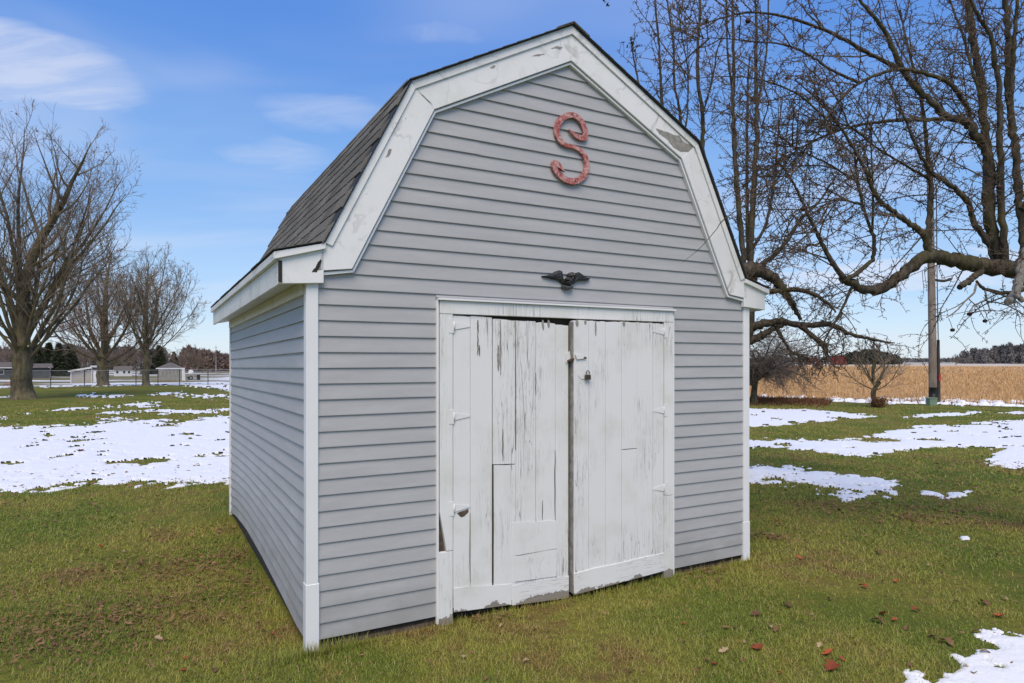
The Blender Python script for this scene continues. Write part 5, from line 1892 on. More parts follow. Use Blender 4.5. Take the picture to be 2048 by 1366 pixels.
M['stalk'] = simple_mat('dry corn stalk', (0.74, 0.49, 0.25), 0.85, 0.22, 3.0, 0.15, col2=(0.46, 0.27, 0.12))
g = np.random.default_rng(21)
st_v, st_n = [], 0
for kz, (n_, d0, d1, hh, ww_) in enumerate(((30000, 24, 45, .26, .020), (30000, 45, 90, .30, .045), (16000, 90, 190, .34, .11))):
    px = g.uniform(1250, 2330, n_)
    d_ = np.sqrt(g.uniform(d0 ** 2, d1 ** 2, n_))
    x_ = (px - 1024) / FPX * d_
    row = 0.76
    xr = np.round(x_ / row) * row + g.normal(0, .06, n_)
    loose = g.uniform(0, 1, n_) < 0.55
    x_ = np.where(loose, x_, xr)
    px2 = 1024 + FPX * x_ / d_
    ok = d_ > field_edge(px2) + g.uniform(-.2, .9, n_)
    x_, d_, loose = x_[ok], d_[ok], loose[ok]
    m_ = len(x_)
    z_ = ground_z(x_, d_) + 0.01
    h_ = hh * g.uniform(.4, 1.2, m_)
    az = g.uniform(0, 6.28, m_)
    ln_ = np.where(loose, g.uniform(.7, 1.45, m_), g.uniform(0, .3, m_))
    w_ = ww_ * g.uniform(.6, 1.4, m_)
    fx, fy = -np.sin(az), np.cos(az)
    b0 = np.stack([x_ - fx * w_ / 2, d_ - fy * w_ / 2, z_], -1)
    b1 = np.stack([x_ + fx * w_ / 2, d_ + fy * w_ / 2, z_], -1)
    tp = np.stack([x_ + np.cos(az) * h_ * np.sin(ln_), d_ + np.sin(az) * h_ * np.sin(ln_), z_ + h_ * np.cos(ln_)], -1)
    e = np.stack([fx * w_ * .35, fy * w_ * .35, np.zeros(m_)], -1)
    st_v.append(np.stack([b0, b1, tp + e, tp - e], 1).reshape(-1, 3))
V = np.concatenate(st_v)
so_ = mesh_np('corn_stubble', V, np.arange(len(V)).reshape(-1, 4), M['stalk'])
tag(so_, 'tan cut corn stalks and husks littering the harvested field', 'stubble', kind='stuff')
# brown dead weeds along the field edge
M['weed'] = simple_mat('dead brown weeds', (0.20, 0.105, 0.055), 0.9, 0.25, 2.0, 0.1, col2=(0.11, 0.055, 0.032))
n_ = 9000
px = np.where(g.uniform(0, 1, n_) < .75, g.uniform(1400, 1660, n_), g.uniform(1400, 2300, n_))
fe_ = np.array([field_edge(p_) for p_ in px])
d_ = fe_ - np.abs(g.normal(0, 1.0, n_)) * np.where(px < 1660, 1.5, .25) + .4
x_ = (px - 1024) / FPX * d_
z_ = ground_z(x_, d_)
h_ = g.uniform(.06, .24, n_)
az, ln_ = g.uniform(0, 6.28, n_), g.uniform(.2, 1.2, n_)
w_ = g.uniform(.012, .03, n_)
V = np.stack([np.stack([x_ - w_, d_, z_], -1), np.stack([x_ + w_, d_, z_], -1), np.stack([x_ + np.cos(az) * h_ * np.sin(ln_), d_ + np.sin(az) * h_ * np.sin(ln_), z_ + h_ * np.cos(ln_)], -1)], 1).reshape(-1, 3)
tag(mesh_np('dead_weeds', V, np.arange(3 * n_).reshape(-1, 3), M['weed']), 'low reddish-brown dead weeds along the edge of the field', 'weeds', kind='stuff')

# lumps of old snow caught in the first rows of stubble
n_ = 1500
px = g.uniform(1420, 2320, n_)
fe_ = np.array([field_edge(p_) for p_ in px])
d_ = fe_ + np.abs(g.normal(0, 1, n_)) * 1.5 - .25
x_ = (px - 1024) / FPX * d_
gate = fbm(x_ * .9, d_ * .9, 3, 61)
ok = g.uniform(0, 1, n_) < sstep(gate, .40, .66)
x_, d_ = x_[ok], d_[ok]
n_ = len(x_)
z_ = ground_z(x_, d_) + .015
k8 = np.arange(8) * math.pi / 4
VV, FF = [], []
for i_ in range(n_):
    w_ = g.uniform(.05, .17) * (1.6 if g.uniform() < .12 else 1)
    hh = w_ * g.uniform(.35, .8)
    rr_ = w_ * g.uniform(.7, 1.25, 8)
    b0 = len(VV) * 1
    base = i_ * 17
    ring = np.c_[x_[i_] + rr_ * np.cos(k8), d_[i_] + rr_ * np.sin(k8), np.full(8, z_[i_])]
    ring2 = np.c_[x_[i_] + rr_ * .62 * np.cos(k8), d_[i_] + rr_ * .62 * np.sin(k8), z_[i_] + hh * g.uniform(.6, .95, 8)]
    VV += [ring, ring2, np.array([[x_[i_], d_[i_], z_[i_] + hh]])]
    for q_ in range(8):
        r2 = (q_ + 1) % 8
        FF += [(base + q_, base + r2, base + 8 + r2), (base + q_, base + 8 + r2, base + 8 + q_), (base + 8 + q_, base + 8 + r2, base + 16)]
tag(mesh_np('snow_lumps', np.concatenate(VV), np.array(FF), M['snow'], smooth=True), 'small white lumps of snow caught in the edge of the stubble', 'snow', kind='stuff')

# little brown bush at the foot of the young tree
gb = np.random.default_rng(14)
bl = np.array(gpt(1757, 24.9))
bush = empty('dead_shrub', bl, 0, 'small reddish-brown dead shrub at the foot of the young tree', 'shrub')
it = [shoot(gb, (gb.normal(0, .08), gb.normal(0, .08), -.02), (gb.normal(0, .5), gb.normal(0, .5), 1), gb.uniform(.2, .42), .008, .003, 3, .2) for _ in range(150)]
v_, f_ = tubes(it, 3)
mesh_np('stems', v_, f_, M['weed'], bush)
v_, f_ = leaf_cloud(gb, [i_[0][-1] for i_ in it], .03, 5)
tag(mesh_np('dead_leaves', v_, f_, M['weed'], bush), kind='stuff')

# ------------------------------------------------------------------ utility pole with its riser, and the green pedestal
M['pole'] = bark_mat('weathered pole wood', (0.16, 0.125, 0.10), (0.32, 0.26, 0.21), (0.24, 0.19, 0.15), 0.4, 5.0, 0.3)
M['black'] = simple_mat('black plastic', (0.018, 0.017, 0.016), 0.5)
M['conduit'] = simple_mat('dark steel conduit', (0.055, 0.05, 0.045), 0.6)
M['redtag'] = simple_mat('red tag', (0.5, 0.05, 0.04), 0.5)
lp = np.array(gpt(1866, 26.8))
pole = empty('utility_pole', lp, 0, 'tall weathered wooden utility pole with a dark riser conduit at the field edge', 'pole')
limb_obj('shaft', *smooth_path([(0, 0, -.1), (-.03, 0, 3), (-.09, 0, 6.5), (-.13, 0, 9.8)], [.152, .142, .128, .11], 14), M['pole'], pole, np.zeros(3), 14)
limb_obj('base_band', [(0, 0, .28), (-.002, 0, .68)], [.157, .155], M['black'], pole, np.zeros(3), 14)
limb_obj('conduit', *smooth_path([(.21, -.02, -.05), (.205, -.02, 1.4), (.20, -.02, 2.6)], [.075, .062, .05], 8), M['conduit'], pole, np.zeros(3), 10)
limb_obj('riser_cable', *smooth_path([(.20, -.02, 2.55), (.155, -.02, 5), (.12, -.02, 8.9)], [.022, .02, .02], 8), M['conduit'], pole, np.zeros(3), 6)
for z_ in np.arange(2.9, 8.8, .45):
    limb_obj('standoff', [(.02 - .012 * z_, -.02, z_), (.225 - .013 * z_, -.02, z_ + .01)], [.008, .008], M['conduit'], pole, np.zeros(3), 5)
box('marker_tag', .165, .245, -.115, -.108, 0.93, 1.22, M['redtag'], pole)
limb_obj('bracket_arm', *smooth_path([(.08, -.02, 5.02), (.4, -.02, 4.98), (.72, -.02, 5.05)], [.05, .055, .05], 8), M['conduit'], pole, np.zeros(3), 8)
M['pedestal'] = simple_mat('pale green pedestal', (0.20, 0.28, 0.19), 0.55, 0.08, 5)
pl_ = np.array(gpt(1863, 26.1))
ped = empty('utility_pedestal', pl_, 0.1, 'short pale green utility pedestal box at the foot of the pole', 'utility box')
box('cabinet', -.155, .155, -.12, .12, -.03, .26, M['pedestal'], ped, .008)
prism('lid', [(-.170, .2605), (.170, .2605), (.150, .305), (-.150, .305)], 'y', -.135, .135, M['pedestal'], ped, .006)

# ------------------------------------------------------------------ chain-link fence across the left yard
M['galv'] = simple_mat('galvanised steel', (0.30, 0.31, 0.32), 0.5, 0.1, 4)
M['postdark'] = simple_mat('dark fence post', (0.075, 0.072, 0.07), 0.6)
fA, fB = np.array(gpt(-160, 40.0)), np.array(gpt(640, 50.2))
fence = empty('chain_link_fence', fA, 0, 'long low chain-link fence with dark posts across the far yard', 'fence')
fd = fB - fA
FL = float(np.hypot(fd[0], fd[1]))
fu = np.array([fd[0], fd[1], 0]) / FL
def fpos(px):
    k = (px - 1024) / FPX
    s_ = (k * fA[1] - fA[0]) / (fu[0] - k * fu[1])
    p = fA + fu * s_
    return np.array([p[0], p[1], float(ground_z(p[0], p[1]))])
HT = 1.12
for px in (-150, -62, 30, 101.5, 169, 217, 272, 316, 359, 416, 470, 530, 590):
    p = fpos(px) - fA
    limb_obj('post', [p + [0, 0, -.1], p + [0, 0, HT + .04]], [.029, .029], M['postdark'], fence, np.zeros(3), 8)
ps = np.array([fpos(p_) for p_ in np.linspace(-158, 600, 40)]) - fA
limb_obj('top_rail', ps + [0, 0, HT], np.full(40, .017), M['galv'], fence, np.zeros(3), 6)
limb_obj('tension_wire', ps + [0, 0, .06], np.full(40, .010), M['galv'], fence, np.zeros(3), 4)
wires = []
tot = float(np.linalg.norm(ps[-1] - ps[0]))
s_ = 0.0
while s_ < tot - 1.2:
    for sg in (0, 1):
        a0, a1 = (s_, s_ + HT * .9) if sg else (s_ + HT * .9, s_)
        pa = np.array([np.interp(a0, [0, tot], [ps[0][k], ps[-1][k]]) for k in range(3)])
        pb = np.array([np.interp(a1, [0, tot], [ps[0][k], ps[-1][k]]) for k in range(3)])
        za = np.interp(a0, np.linspace(0, tot, 40), ps[:, 2])
        zb = np.interp(a1, np.linspace(0, tot, 40), ps[:, 2])
        pa[2], pb[2] = za + .07, zb + HT - .02
        wires.append((np.array([pa, pb]), np.array([.0022, .0022])))
    s_ += 0.085
v_, f_ = tubes(wires, 3)
tag(mesh_np('wire_mesh', v_, f_, M['galv'], fence), kind='stuff')

# ------------------------------------------------------------------ far buildings on the left
M['tan'] = simple_mat('tan siding', (0.46, 0.41, 0.36), 0.8, 0.06, 2)
M['offwhite'] = simple_mat('off-white boards', (0.66, 0.63, 0.58), 0.7, 0.06, 2)
M['white_wall'] = simple_mat('white wall', (0.76, 0.76, 0.75), 0.7, 0.04, 1)
M['grey_roof'] = simple_mat('grey roof', (0.16, 0.145, 0.13), 0.9, 0.15, 2)
M['brown_roof'] = simple_mat('brown-grey roof', (0.17, 0.14, 0.12), 0.9, 0.15, 2)
M['dark_wall'] = simple_mat('grey wall', (0.12, 0.122, 0.128), 0.8, 0.1, 1)
M['tarp'] = simple_mat('grey tarp', (0.34, 0.325, 0.29), 0.7, 0.10, 3, bmp=.2)
M['glass_dark'] = simple_mat('dark glass', (0.02, 0.022, 0.026), 0.15, 0.1, 2, 0.5)
M['barn_red'] = simple_mat('barn red boards', (0.25, 0.035, 0.04), 0.8, 0.15, .5)


def facing(px, d_):
    return math.atan2(-((px - 1024) / FPX), 1.0)


# small tan coop
lc = np.array(gpt(170, 101))
coop = empty('coop', lc, facing(170, 70) * 0.9, 'small tan coop with a lean-to roof and narrow grey door', 'coop')
coop.scale = (1.43, 1.43, 1.43)
box('wall', -1.25, 0.55, 0, 1.8, -.05, 1.25, M['tan'], coop)
box('front_wall', 0.552, 1.35, -.05, 1.85, -.05, 1.72, M['offwhite'], coop)
prism('roof', [(-1.50, 1.18), (0.60, 1.56), (0.60, 1.74), (-1.50, 1.34)], 'y', -.28, 2.0, M['offwhite'], coop)
box('roof', 0.50, 1.42, -.28, 2.0, 1.722, 1.84, M['offwhite'], coop)
box('corner_trim', -1.30, -1.20, -.05, -.003, -.05, 1.2, M['white_wall'], coop)
dd_ = box('door', 0.74, 1.14, -.085, -.053, .02, 1.18, M['white_wall'], coop)
bm = bmesh.new()
add_prism(bm, [(0.68, 0.02), (0.736, 0.02), (0.736, 1.24), (0.68, 1.24)], 'y', -.095, -.054)
bm_obj('door_jamb', bm, M['conduit'], dd_)
box('vent', 0.66, 1.22, -.075, -.053, 1.40, 1.60, M['conduit'], coop)
# tarp shelter
lt = np.array(gpt(343, 112))
shel = empty('tarp_shelter', lt, facing(343, 82), 'low boxy shelter covered in grey tarp with a white end frame', 'shelter')
bm = bmesh.new()
shel.scale = (1.5, 1.4, 1.4)
prof = [(-1.45, 0), (-1.40, 1.05), (-1.15, 1.36), (1.02, 1.42), (1.28, 1.30), (1.36, 0)]
add_prism(bm, prof, 'y', 0, 2.4)
bm_obj('tarp', bm, M['tarp'], shel, .03)
for k in range(7):
    x_ = -1.25 + k * .37
    limb_obj('fold', [(x_, -.012, 0.02), (x_ + .01, -.012, 1.15)], [.022, .015], M['tarp'], shel, np.zeros(3), 6)
prism('end_frame', [(1.05, 0), (1.42, 0), (1.32, 1.50), (-.85, 1.50), (-.75, 1.43), (1.03, 1.43)], 'y', -.12, -.03, M['white_wall'], shel)
# white garage with hip roof
lg = np.array(gpt(341, 126))
gar = empty('garage', lg, facing(338, 112), 'white garage with a low grey hip roof behind the tarp shelter', 'garage')
gar.scale = (.86, .9, .88)
box('wall', -2.4, 2.4, 0, 5, -.05, 2.25, M['white_wall'], gar)
bm = bmesh.new()
b_ = [bm.verts.new(p) for p in ((-2.8, -.4, 2.28), (2.8, -.4, 2.28), (2.8, 5.4, 2.28), (-2.8, 5.4, 2.28), (-.35, 2.4, 3.45), (.35, 2.4, 3.45))]
for f_ in ((0, 1, 5, 4), (1, 2, 5), (2, 3, 4, 5), (3, 0, 4), (3, 2, 1, 0)):
    bm.faces.new([b_[k] for k in f_])
bm_obj('roof', bm, M['grey_roof'], gar)
box('gutter', -2.85, 2.85, -.50, -.41, 2.12, 2.30, M['white_wall'], gar)
box('garage_door', -1.6, 1.6, -.04, -.004, 0, 2.05, M['offwhite'], gar)
# white house farther off
lh = np.array(gpt(247, 146))
hs_ = empty('white_cottage', lh, facing(247, 146), 'small low white cottage partly hidden between the yard trees', 'house')
hs_.scale = (.62, .62, .62)
box('wall', -2.9, 2.6, 0, 5, -.05, 2.3, M['white_wall'], hs_)
prism('roof', [(-.35, 2.2), (2.5, 3.6), (5.35, 2.2)], 'x', -3.1, 2.8, M['brown_roof'], hs_)
for x_ in (-1.9, 0.2, 1.7):
    w_ = box('window', x_ - .4, x_ + .4, -.05, -.004, .95, 1.9, M['white_wall'], hs_)
    box('pane', x_ - .33, x_ + .33, -.062, -.051, 1.02, 1.83, M['glass_dark'], w_)
# grey ranch house at the left edge
lr_ = np.array(gpt(8, 126))
rh = empty('ranch_house', lr_, facing(-12, 96), 'low grey ranch house with a brown roof behind the chain-link fence', 'house')
box('wall', -7.5, 7.2, 0, 7, -.05, 2.1, M['dark_wall'], rh)
prism('roof', [(-.6, 2.05), (3.5, 3.15), (7.6, 2.05)], 'x', -8, 4.2, M['brown_roof'], rh)
prism('roof', [(-.45, 2.02), (3.5, 2.85), (7.45, 2.02)], 'x', 4.202, 7.7, M['brown_roof'], rh)
for x_ in (-3.8, -.8, 2.6):
    w_ = box('window', x_ - .8, x_ + .8, -.06, -.004, .8, 1.75, M['white_wall'], rh)
    box('pane', x_ - .7, x_ + .7, -.075, -.061, .9, 1.65, M['glass_dark'], w_)
box('fascia', -8.0, 4.2, -.68, -.602, 1.98, 2.14, M['white_wall'], rh)
limb_obj('downspout', [(7.25, -.1, 0), (7.25, -.1, 1.9), (7.0, -.45, 2.1)], [.07, .07, .07], M['white_wall'], rh, np.zeros(3), 6)
# pickup behind the shelter
M['beige'] = simple_mat('dull beige paint', (0.34, 0.31, 0.27), 0.45, 0.06, 2, 0.5)
M['rubber'] = simple_mat('tyre rubber', (0.022, 0.022, 0.022), 0.8)
M['rim'] = simple_mat('grey wheel rim', (0.35, 0.35, 0.35), 0.4)
lk_ = np.array(gpt(375, 119))
trk = empty('pickup_truck', lk_, facing(376, 84) + .12, 'dull beige pickup truck parked half behind the tarp shelter', 'truck')
prism('bed', [(-.75, .52), (1.48, .52), (1.52, 1.02), (-.75, 1.06)], 'y', -.85, .85, M['beige'], trk, .03)
prism('cab', [(-2.9, .50), (-.76, .50), (-.76, 1.02), (-.84, 1.62), (-1.05, 1.70), (-1.95, 1.70), (-2.35, 1.12), (-2.9, 1.04)], 'y', -.84, .84, M['beige'], trk, .04)
prism('window', [(-.90, 1.10), (-.95, 1.60), (-1.85, 1.62), (-2.15, 1.12)], 'y', -.862, -.845, M['glass_dark'], trk)
box('bumper', 1.50, 1.66, -.82, .82, .45, .60, M['galv'], trk, .02)
box('tail_light', 1.478, 1.535, -.865, -.80, .70, .92, M['redtag'], trk)
for x_ in (.45, -2.3):
    for y_ in (-.78, .78):
        bm = bmesh.new()
        bmesh.ops.create_cone(bm, cap_ends=True, segments=20, radius1=.36, radius2=.36, depth=.22, matrix=Matrix.Translation((x_, y_, .33)) @ Matrix.Rotation(R(90), 4, 'X'))
        wl = bm_obj('wheel', bm, M['rubber'], trk)
        bm = bmesh.new()
        bmesh.ops.create_cone(bm, cap_ends=True, segments=16, radius1=.2, radius2=.2, depth=.235, matrix=Matrix.Translation((x_, y_, .33)) @ Matrix.Rotation(R(90), 4, 'X'))
        bm_obj('rim', bm, M['rim'], wl)
# white covered mound on the truck bed's far side, and a black barrel
lm_ = np.array(gpt(382, 124))
tank = empty('white_tank', lm_, 0, 'small white domed tank standing behind the pickup', 'tank')
bm = bmesh.new()
rings = [(.50, 0), (.52, .9), (.50, 1.25), (.40, 1.50), (.24, 1.66), (.10, 1.72)]
pr = None
for r_, z_ in rings:
    ring = [bm.verts.new((r_ * math.cos(t), r_ * math.sin(t), z_)) for t in np.linspace(0, 2 * math.pi, 16, endpoint=False)]
    if pr:
        for k in range(16):
            bm.faces.new((pr[k], pr[(k + 1) % 16], ring[(k + 1) % 16], ring[k]))
    pr = ring
bm.faces.new(pr)
bm_obj('shell', bm, M['white_wall'], tank, smooth=True)
limb_obj('cap', [(0, 0, 1.70), (0, 0, 1.82)], [.11, .10], M['offwhite'], tank, np.zeros(3), 10)
lb_ = np.array(gpt(397, 118))
bar = empty('barrel', lb_, 0, 'black plastic barrel beside the pickup tailgate', 'barrel')
limb_obj('shell', [(0, 0, -.02), (0, 0, .06), (0, 0, .3), (0, 0, .34), (0, 0, .62), (0, 0, .66), (0, 0, .9)], [.26, .28, .29, .30, .30, .29, .27], M['black'], bar, np.zeros(3), 16)
limb_obj('rim', [(0, 0, .88), (0, 0, .93)], [.285, .285], M['black'], bar, np.zeros(3), 16)
# brick-coloured covered pile and white can by the ranch house
M['brick_tarp'] = simple_mat('faded red-brown cover', (0.30, 0.16, 0.12), 0.8, 0.12, 3)
lpz = np.array(gpt(18, 92))
pile = empty('covered_pile', lpz, 0.3, 'low pile under a faded red-brown cover behind the fence', 'pile')
bm = bmesh.new()
g = np.random.default_rng(3)
bmesh.ops.create_icosphere(bm, subdivisions=3, radius=1)
for v in bm.verts:
    v.co.x *= .62
    v.co.y *= .5
    v.co.z = max(-.04, v.co.z * .40 + .05 * math.sin(v.co.x * 7) * math.cos(v.co.y * 6))
bm_obj('cover', bm, M['brick_tarp'], pile, smooth=True)
box('weight_board', -.30, .34, -.56, -.47, .015, .075, M['oldwood'], pile)
# far steel pole on the left and the far red farm on the right
lfp = np.array(gpt(432, 165))
fp_ = empty('far_pole', lfp, 0, 'thin grey pole standing before the far brown thicket', 'pole')
limb_obj('shaft', [(0, 0, -.1), (0, 0, 3.4), (0, 0, 7.2)], [.11, .09, .05], M['galv'], fp_, np.zeros(3), 8)
limb_obj('crossbar', [(-.5, 0, 6.7), (.5, 0, 6.7)], [.03, .03], M['galv'], fp_, np.zeros(3), 5)


def red_barn(px, d_, w_, h_, label, rz=0.0):
    l_ = np.array(gpt(px, d_))
    b = empty('red_barn', l_, facing(px, d_) + rz, label, 'barn')
    hw = w_ / 2
    prism('wall', [(-hw, -.1), (hw, -.1), (hw, h_ * .58), (hw * .62, h_ * .86), (0, h_ * .97), (-hw * .62, h_ * .86), (-hw, h_ * .58)], 'y', 0, w_ * 1.3, M['barn_red'], b)
    t_ = .12
    pr_ = [(-hw - .3, h_ * .53), (-hw * .64, h_ * .88), (0, h_), (hw * .64, h_ * .88), (hw + .3, h_ * .53)]
    bm = bmesh.new()
    add_prism(bm, pr_ + [(p[0] * .99, p[1] - t_ * .1 - .02) for p in pr_[::-1]], 'y', -.3, w_ * 1.3 + .3)
    bm_obj('roof', bm, M['barn_red'], b)
    box('door', -hw * .32, hw * .32, -.06, -.004, 0, h_ * .42, M['white_wall'] if rz else M['barn_red'], b)
    box('loft_window', -hw * .12, hw * .12, -.05, -.004, h_ * .60, h_ * .72, M['glass_dark'], b)
    return b


red_barn(1677, 285, 6.2, 4.3, 'large red gambrel barn beside the evergreen grove')
red_barn(1627, 290, 5.6, 3.3, 'low red barn beside the white farmhouse', 0.15)
lfh = np.array(gpt(1646, 296))
fh = empty('farmhouse', lfh, 0.0, 'white farmhouse between the two far red barns', 'house')
box('wall', -1.6, 1.6, 0, 4, -.1, 2.4, M['white_wall'], fh)
prism('roof', [(-1.8, 2.35), (0, 3.6), (1.8, 2.35)], 'y', -.3, 4.3, M['offwhite'], fh)
box('window', -.9, -.3, -.05, -.004, .9, 1.8, M['glass_dark'], fh)
box('window', .4, 1.0, -.05, -.004, .9, 1.8, M['glass_dark'], fh)
# single shrub on the far field edge
fs_ = bare_tree('field_tree', gpt(1912, 260), 4, 4.6, 0.9, .12, 1.0, 7, 6, 4, 2, .03, (M['maple_bark'], M['grey_twig']), 'lone thin bare tree on the far edge of the corn field', flare=1.2)

# ------------------------------------------------------------------ withered apples on the tree
M['apple'] = simple_mat('withered red apple', (0.085, 0.018, 0.016), 0.55, 0.25, 20, 0.4)
M['apple2'] = simple_mat('brown shrivelled apple', (0.05, 0.026, 0.02), 0.7, 0.25, 20, 0.3)


def apple_mesh(seed, r_):
    g = np.random.default_rng(seed)
    bm = bmesh.new()
    bmesh.ops.create_uvsphere(bm, u_segments=14, v_segments=10, radius=1)
    for v in bm.verts:
        x_, y_, z_ = v.co
        rho = math.hypot(x_, y_)
        k = 1 + .05 * math.sin(4 * math.atan2(y_, x_) + seed)
        dz_ = -.30 * math.exp(-(rho / .32) ** 2) * (1 if z_ > 0 else -.6)
        v.co = Vector((x_ * k, y_ * k, z_ * .9 + dz_)) * r_
    return bm


AP = ((1496, 42, 5.5, 0, 'dark red withered apple on a high arching twig above the shed ridge', (1502, 24)),
      (1608, 418, 5.75, 0, 'dull red withered apple in the thick of the twigs', (1604, 404)),
      (1905, 660, 6.1, 1, 'brown shrivelled apple dangling lowest below the cut limb', (1897, 636)),
      (1970, 642, 6.2, 1, 'round brown apple dangling under the forked pale twig', (1979, 622)),
      (1939, 628, 6.2, 1, 'split brown apple at the tip of a short pale twig', (1940, 620)),
      (1574, 156, 5.5, 1, 'small dark shrivelled apple among the arching branches', (1570, 146)),
      (1998, 374, 6.0, 0, 'dark red apple against the big mossy stems', (2002, 362)))
tw_ap = []
for k, (px, py, d_, mt, lab, top_) in enumerate(AP):
    c = P3(px, py, d_)
    rad_ = (.024, .028, .020, .020, .022, .017, .024)[k]
    ap = empty('withered_apple', c - [0, 0, rad_], k * 1.1, lab, 'apple')
    bm = apple_mesh(k, rad_)
    bmesh.ops.translate(bm, verts=bm.verts, vec=(0, 0, rad_))
    bm_obj('fruit', bm, M['apple2'] if mt else M['apple'], ap, smooth=True)
    e_ = P3(top_[0], top_[1], d_)
    loc_ = c - [0, 0, rad_]
    rot_ = Matrix.Rotation(-k * 1.1, 3, 'Z')
    sp_ = [Vector(p) for p in ((c + [0, 0, rad_ * .6]) - loc_, ((c + [0, 0, rad_]) * .5 + e_ * .5) - loc_ + [0, 0, .004], e_ - loc_)]
    sp_ = np.array([tuple(rot_ @ p) for p in sp_])
    limb_obj('stem', sp_, [.003, .0025, .0028], M['apple_twig'], ap, np.zeros(3), 5)

# ------------------------------------------------------------------ fallen leaves
def leaf_mesh(seed, L):
    g = np.random.default_rng(seed)
    nu, nv = 10, 5
    V = []
    for i_ in range(nu):
        t = i_ / (nu - 1)
        w_ = .66 * math.sin(math.pi * min(1, t * .93 + .05)) ** .8 * (1 + .42 * math.sin(t * 19 + seed))
        for j_ in range(nv):
            s = (j_ / (nv - 1) - .5) * 2
            z_ = .34 * s * s * w_ + .16 * math.sin(t * 5 + seed) + g.uniform(-.05, .05)
            V.append(((t - .5) * L, s * w_ * .5 * L, z_ * L))
    F = [(i_ * nv + j_, (i_ + 1) * nv + j_, (i_ + 1) * nv + j_ + 1, i_ * nv + j_ + 1) for i_ in range(nu - 1) for j_ in range(nv - 1)]
    me = bpy.data.meshes.new('fallen_leaf')
    me.from_pydata(V, [], F)
    for p in me.polygons:
        p.use_smooth = True
    return me


LM = {'red': simple_mat('rust red leaf', (0.42, 0.095, 0.035), 0.7, 0.25, 25, rand=.3),
      'brown': simple_mat('brown leaf', (0.25, 0.135, 0.065), 0.75, 0.25, 25, rand=.35),
      'tan': simple_mat('tan leaf', (0.44, 0.32, 0.19), 0.75, 0.2, 25, rand=.25)}
LMESH = {}
for c_, m_ in LM.items():
    LMESH[c_] = []
    for k in range(4):
        me = leaf_mesh(k + len(c_) * 7, 1.0)
        me.materials.append(m_)
        LMESH[c_].append(me)
LBL = {'red': 'curled rust-red leaf lying on the lawn', 'brown': 'crumpled brown leaf lying on the lawn', 'tan': 'dry pale tan leaf lying on the lawn'}
spots = [('red', 1515, 1303, .10), ('red', 1656, 1314, .10), ('red', 1665, 1343, .13), ('red', 1726, 1178, .085), ('red', 1792, 1168, .06), ('red', 1767, 1233, .09), ('brown', 1755, 1248, .10),
         ('red', 1831, 1226, .07), ('red', 1996, 1237, .085), ('red', 1598, 1121, .07), ('brown', 1757, 1109, .09), ('brown', 1512, 1236, .10), ('red', 1555, 1043, .06), ('tan', 1447, 1310, .08),
         ('tan', 1640, 1298, .06), ('tan', 1970, 1311, .07), ('tan', 1858, 1135, .05), ('brown', 1970, 1212, .10), ('brown', 1892, 1291, .11), ('brown', 1660, 1203, .07), ('tan', 927, 1318, .05),
         ('red', 161, 905, .22), ('brown', 820, 1260, .08), ('tan', 1490, 1290, .04), ('brown', 1866, 1280, .08), ('brown', 1680, 1022, .08), ('red', 1790, 1246, .06), ('brown', 1575, 1217, .1)]
g = np.random.default_rng(66)
for k in range(60):
    c_ = ('brown', 'brown', 'tan', 'red')[int(g.integers(0, 4))]
    px, py = g.uniform(1380, 2040), g.uniform(985, 1360)
    if k % 3 == 0:
        px, py = g.uniform(20, 560), g.uniform(1060, 1355)
    if k % 7 == 0:
        px, py = g.uniform(620, 1500), g.uniform(1240, 1360)
    spots.append((c_, px, py, g.uniform(.03, .065)))
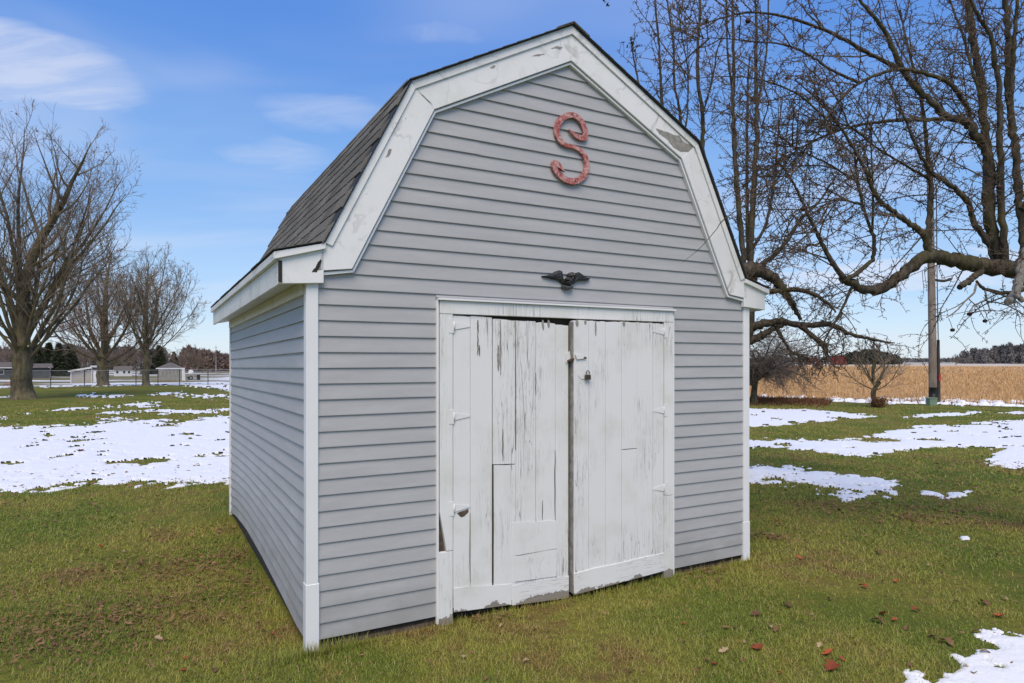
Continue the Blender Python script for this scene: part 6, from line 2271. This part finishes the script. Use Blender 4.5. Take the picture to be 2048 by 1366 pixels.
for k, (c_, px, py, s_) in enumerate(spots):
    d_ = FPX * (EYE + .045) / (py - HOR)
    x_ = (px - 1024) / FPX * d_
    if bool(in_shed(np.array(x_), np.array(d_), .05)):
        continue
    o = bpy.data.objects.new('fallen_leaf', LMESH[c_][k % 4])
    o.location = (x_, d_, float(ground_z(x_, d_)) + .014 + .06 * s_)
    o.rotation_euler = (g.uniform(-.25, .25), g.uniform(-.25, .25), g.uniform(0, 6.28))
    s_ *= 0.8
    o.scale = (s_, s_, s_ * 0.7)
    link(o)
    tag(o, LBL[c_], 'leaf', {'red': 'rust-red leaves on the lawn', 'brown': 'brown leaves on the lawn', 'tan': 'tan leaves on the lawn'}[c_])
# shredded litter, uncountable
M['litter'] = simple_mat('shredded leaf litter', (0.30, 0.175, 0.095), 0.9, 0.25, 9, 0.1, col2=(0.14, 0.075, 0.04))
CL = [(250, 1250, 1.3, 1100), (320, 1215, .7, 700), (60, 1265, .8, 600), (130, 1285, .6, 400), (420, 1150, .9, 500), (520, 1110, .5, 420), (500, 1060, .5, 350), (360, 1130, .9, 450), (240, 1145, .7, 300), (30, 1180, .5, 200),
      (1790, 1035, .9, 260), (1880, 1020, .9, 240), (1650, 1010, .9, 260), (1930, 925, 1.2, 260), (1530, 1075, .35, 160), (1990, 1050, .6, 150), (980, 1235, .25, 160), (1400, 1145, .3, 180), (540, 1170, .5, 300)]
C = []
for px, py, sp_, n_ in CL:
    d_ = FPX * (EYE + .045) / (py - HOR)
    x_ = (px - 1024) / FPX * d_
    C.append(np.c_[g.normal(x_, sp_ * .45, n_), g.normal(d_, sp_ * .30, n_)])
n_ = 5200
r_ = np.sqrt(g.uniform(2.8 ** 2, 13 ** 2, n_))
t_ = g.uniform(-.72, .72, n_)
C.append(np.c_[r_ * np.sin(t_), r_ * np.cos(t_)])
C = np.concatenate(C)
C = C[~in_shed(C[:, 0], C[:, 1], .03)]
C = np.c_[C, ground_z(C[:, 0], C[:, 1]) + g.uniform(.008, .035, len(C))]
n_ = len(C)
A = np.c_[g.normal(0, 1, (n_, 2)), g.normal(0, .25, n_)]
A /= np.linalg.norm(A, axis=1, keepdims=True)
B = np.c_[-A[:, 1], A[:, 0], g.normal(0, .35, n_)]
s = g.uniform(.006, .026, (n_, 1)) * np.clip(C[:, 1:2] / 6, .8, 1.6)
V = np.stack([C - A * s, C + B * s * .45, C + A * s, C - B * s * .45], 1).reshape(-1, 3)
tag(mesh_np('leaf_litter', V, np.arange(4 * n_).reshape(-1, 4), M['litter']), 'shredded brown leaf bits scattered through the grass', 'litter', kind='stuff')
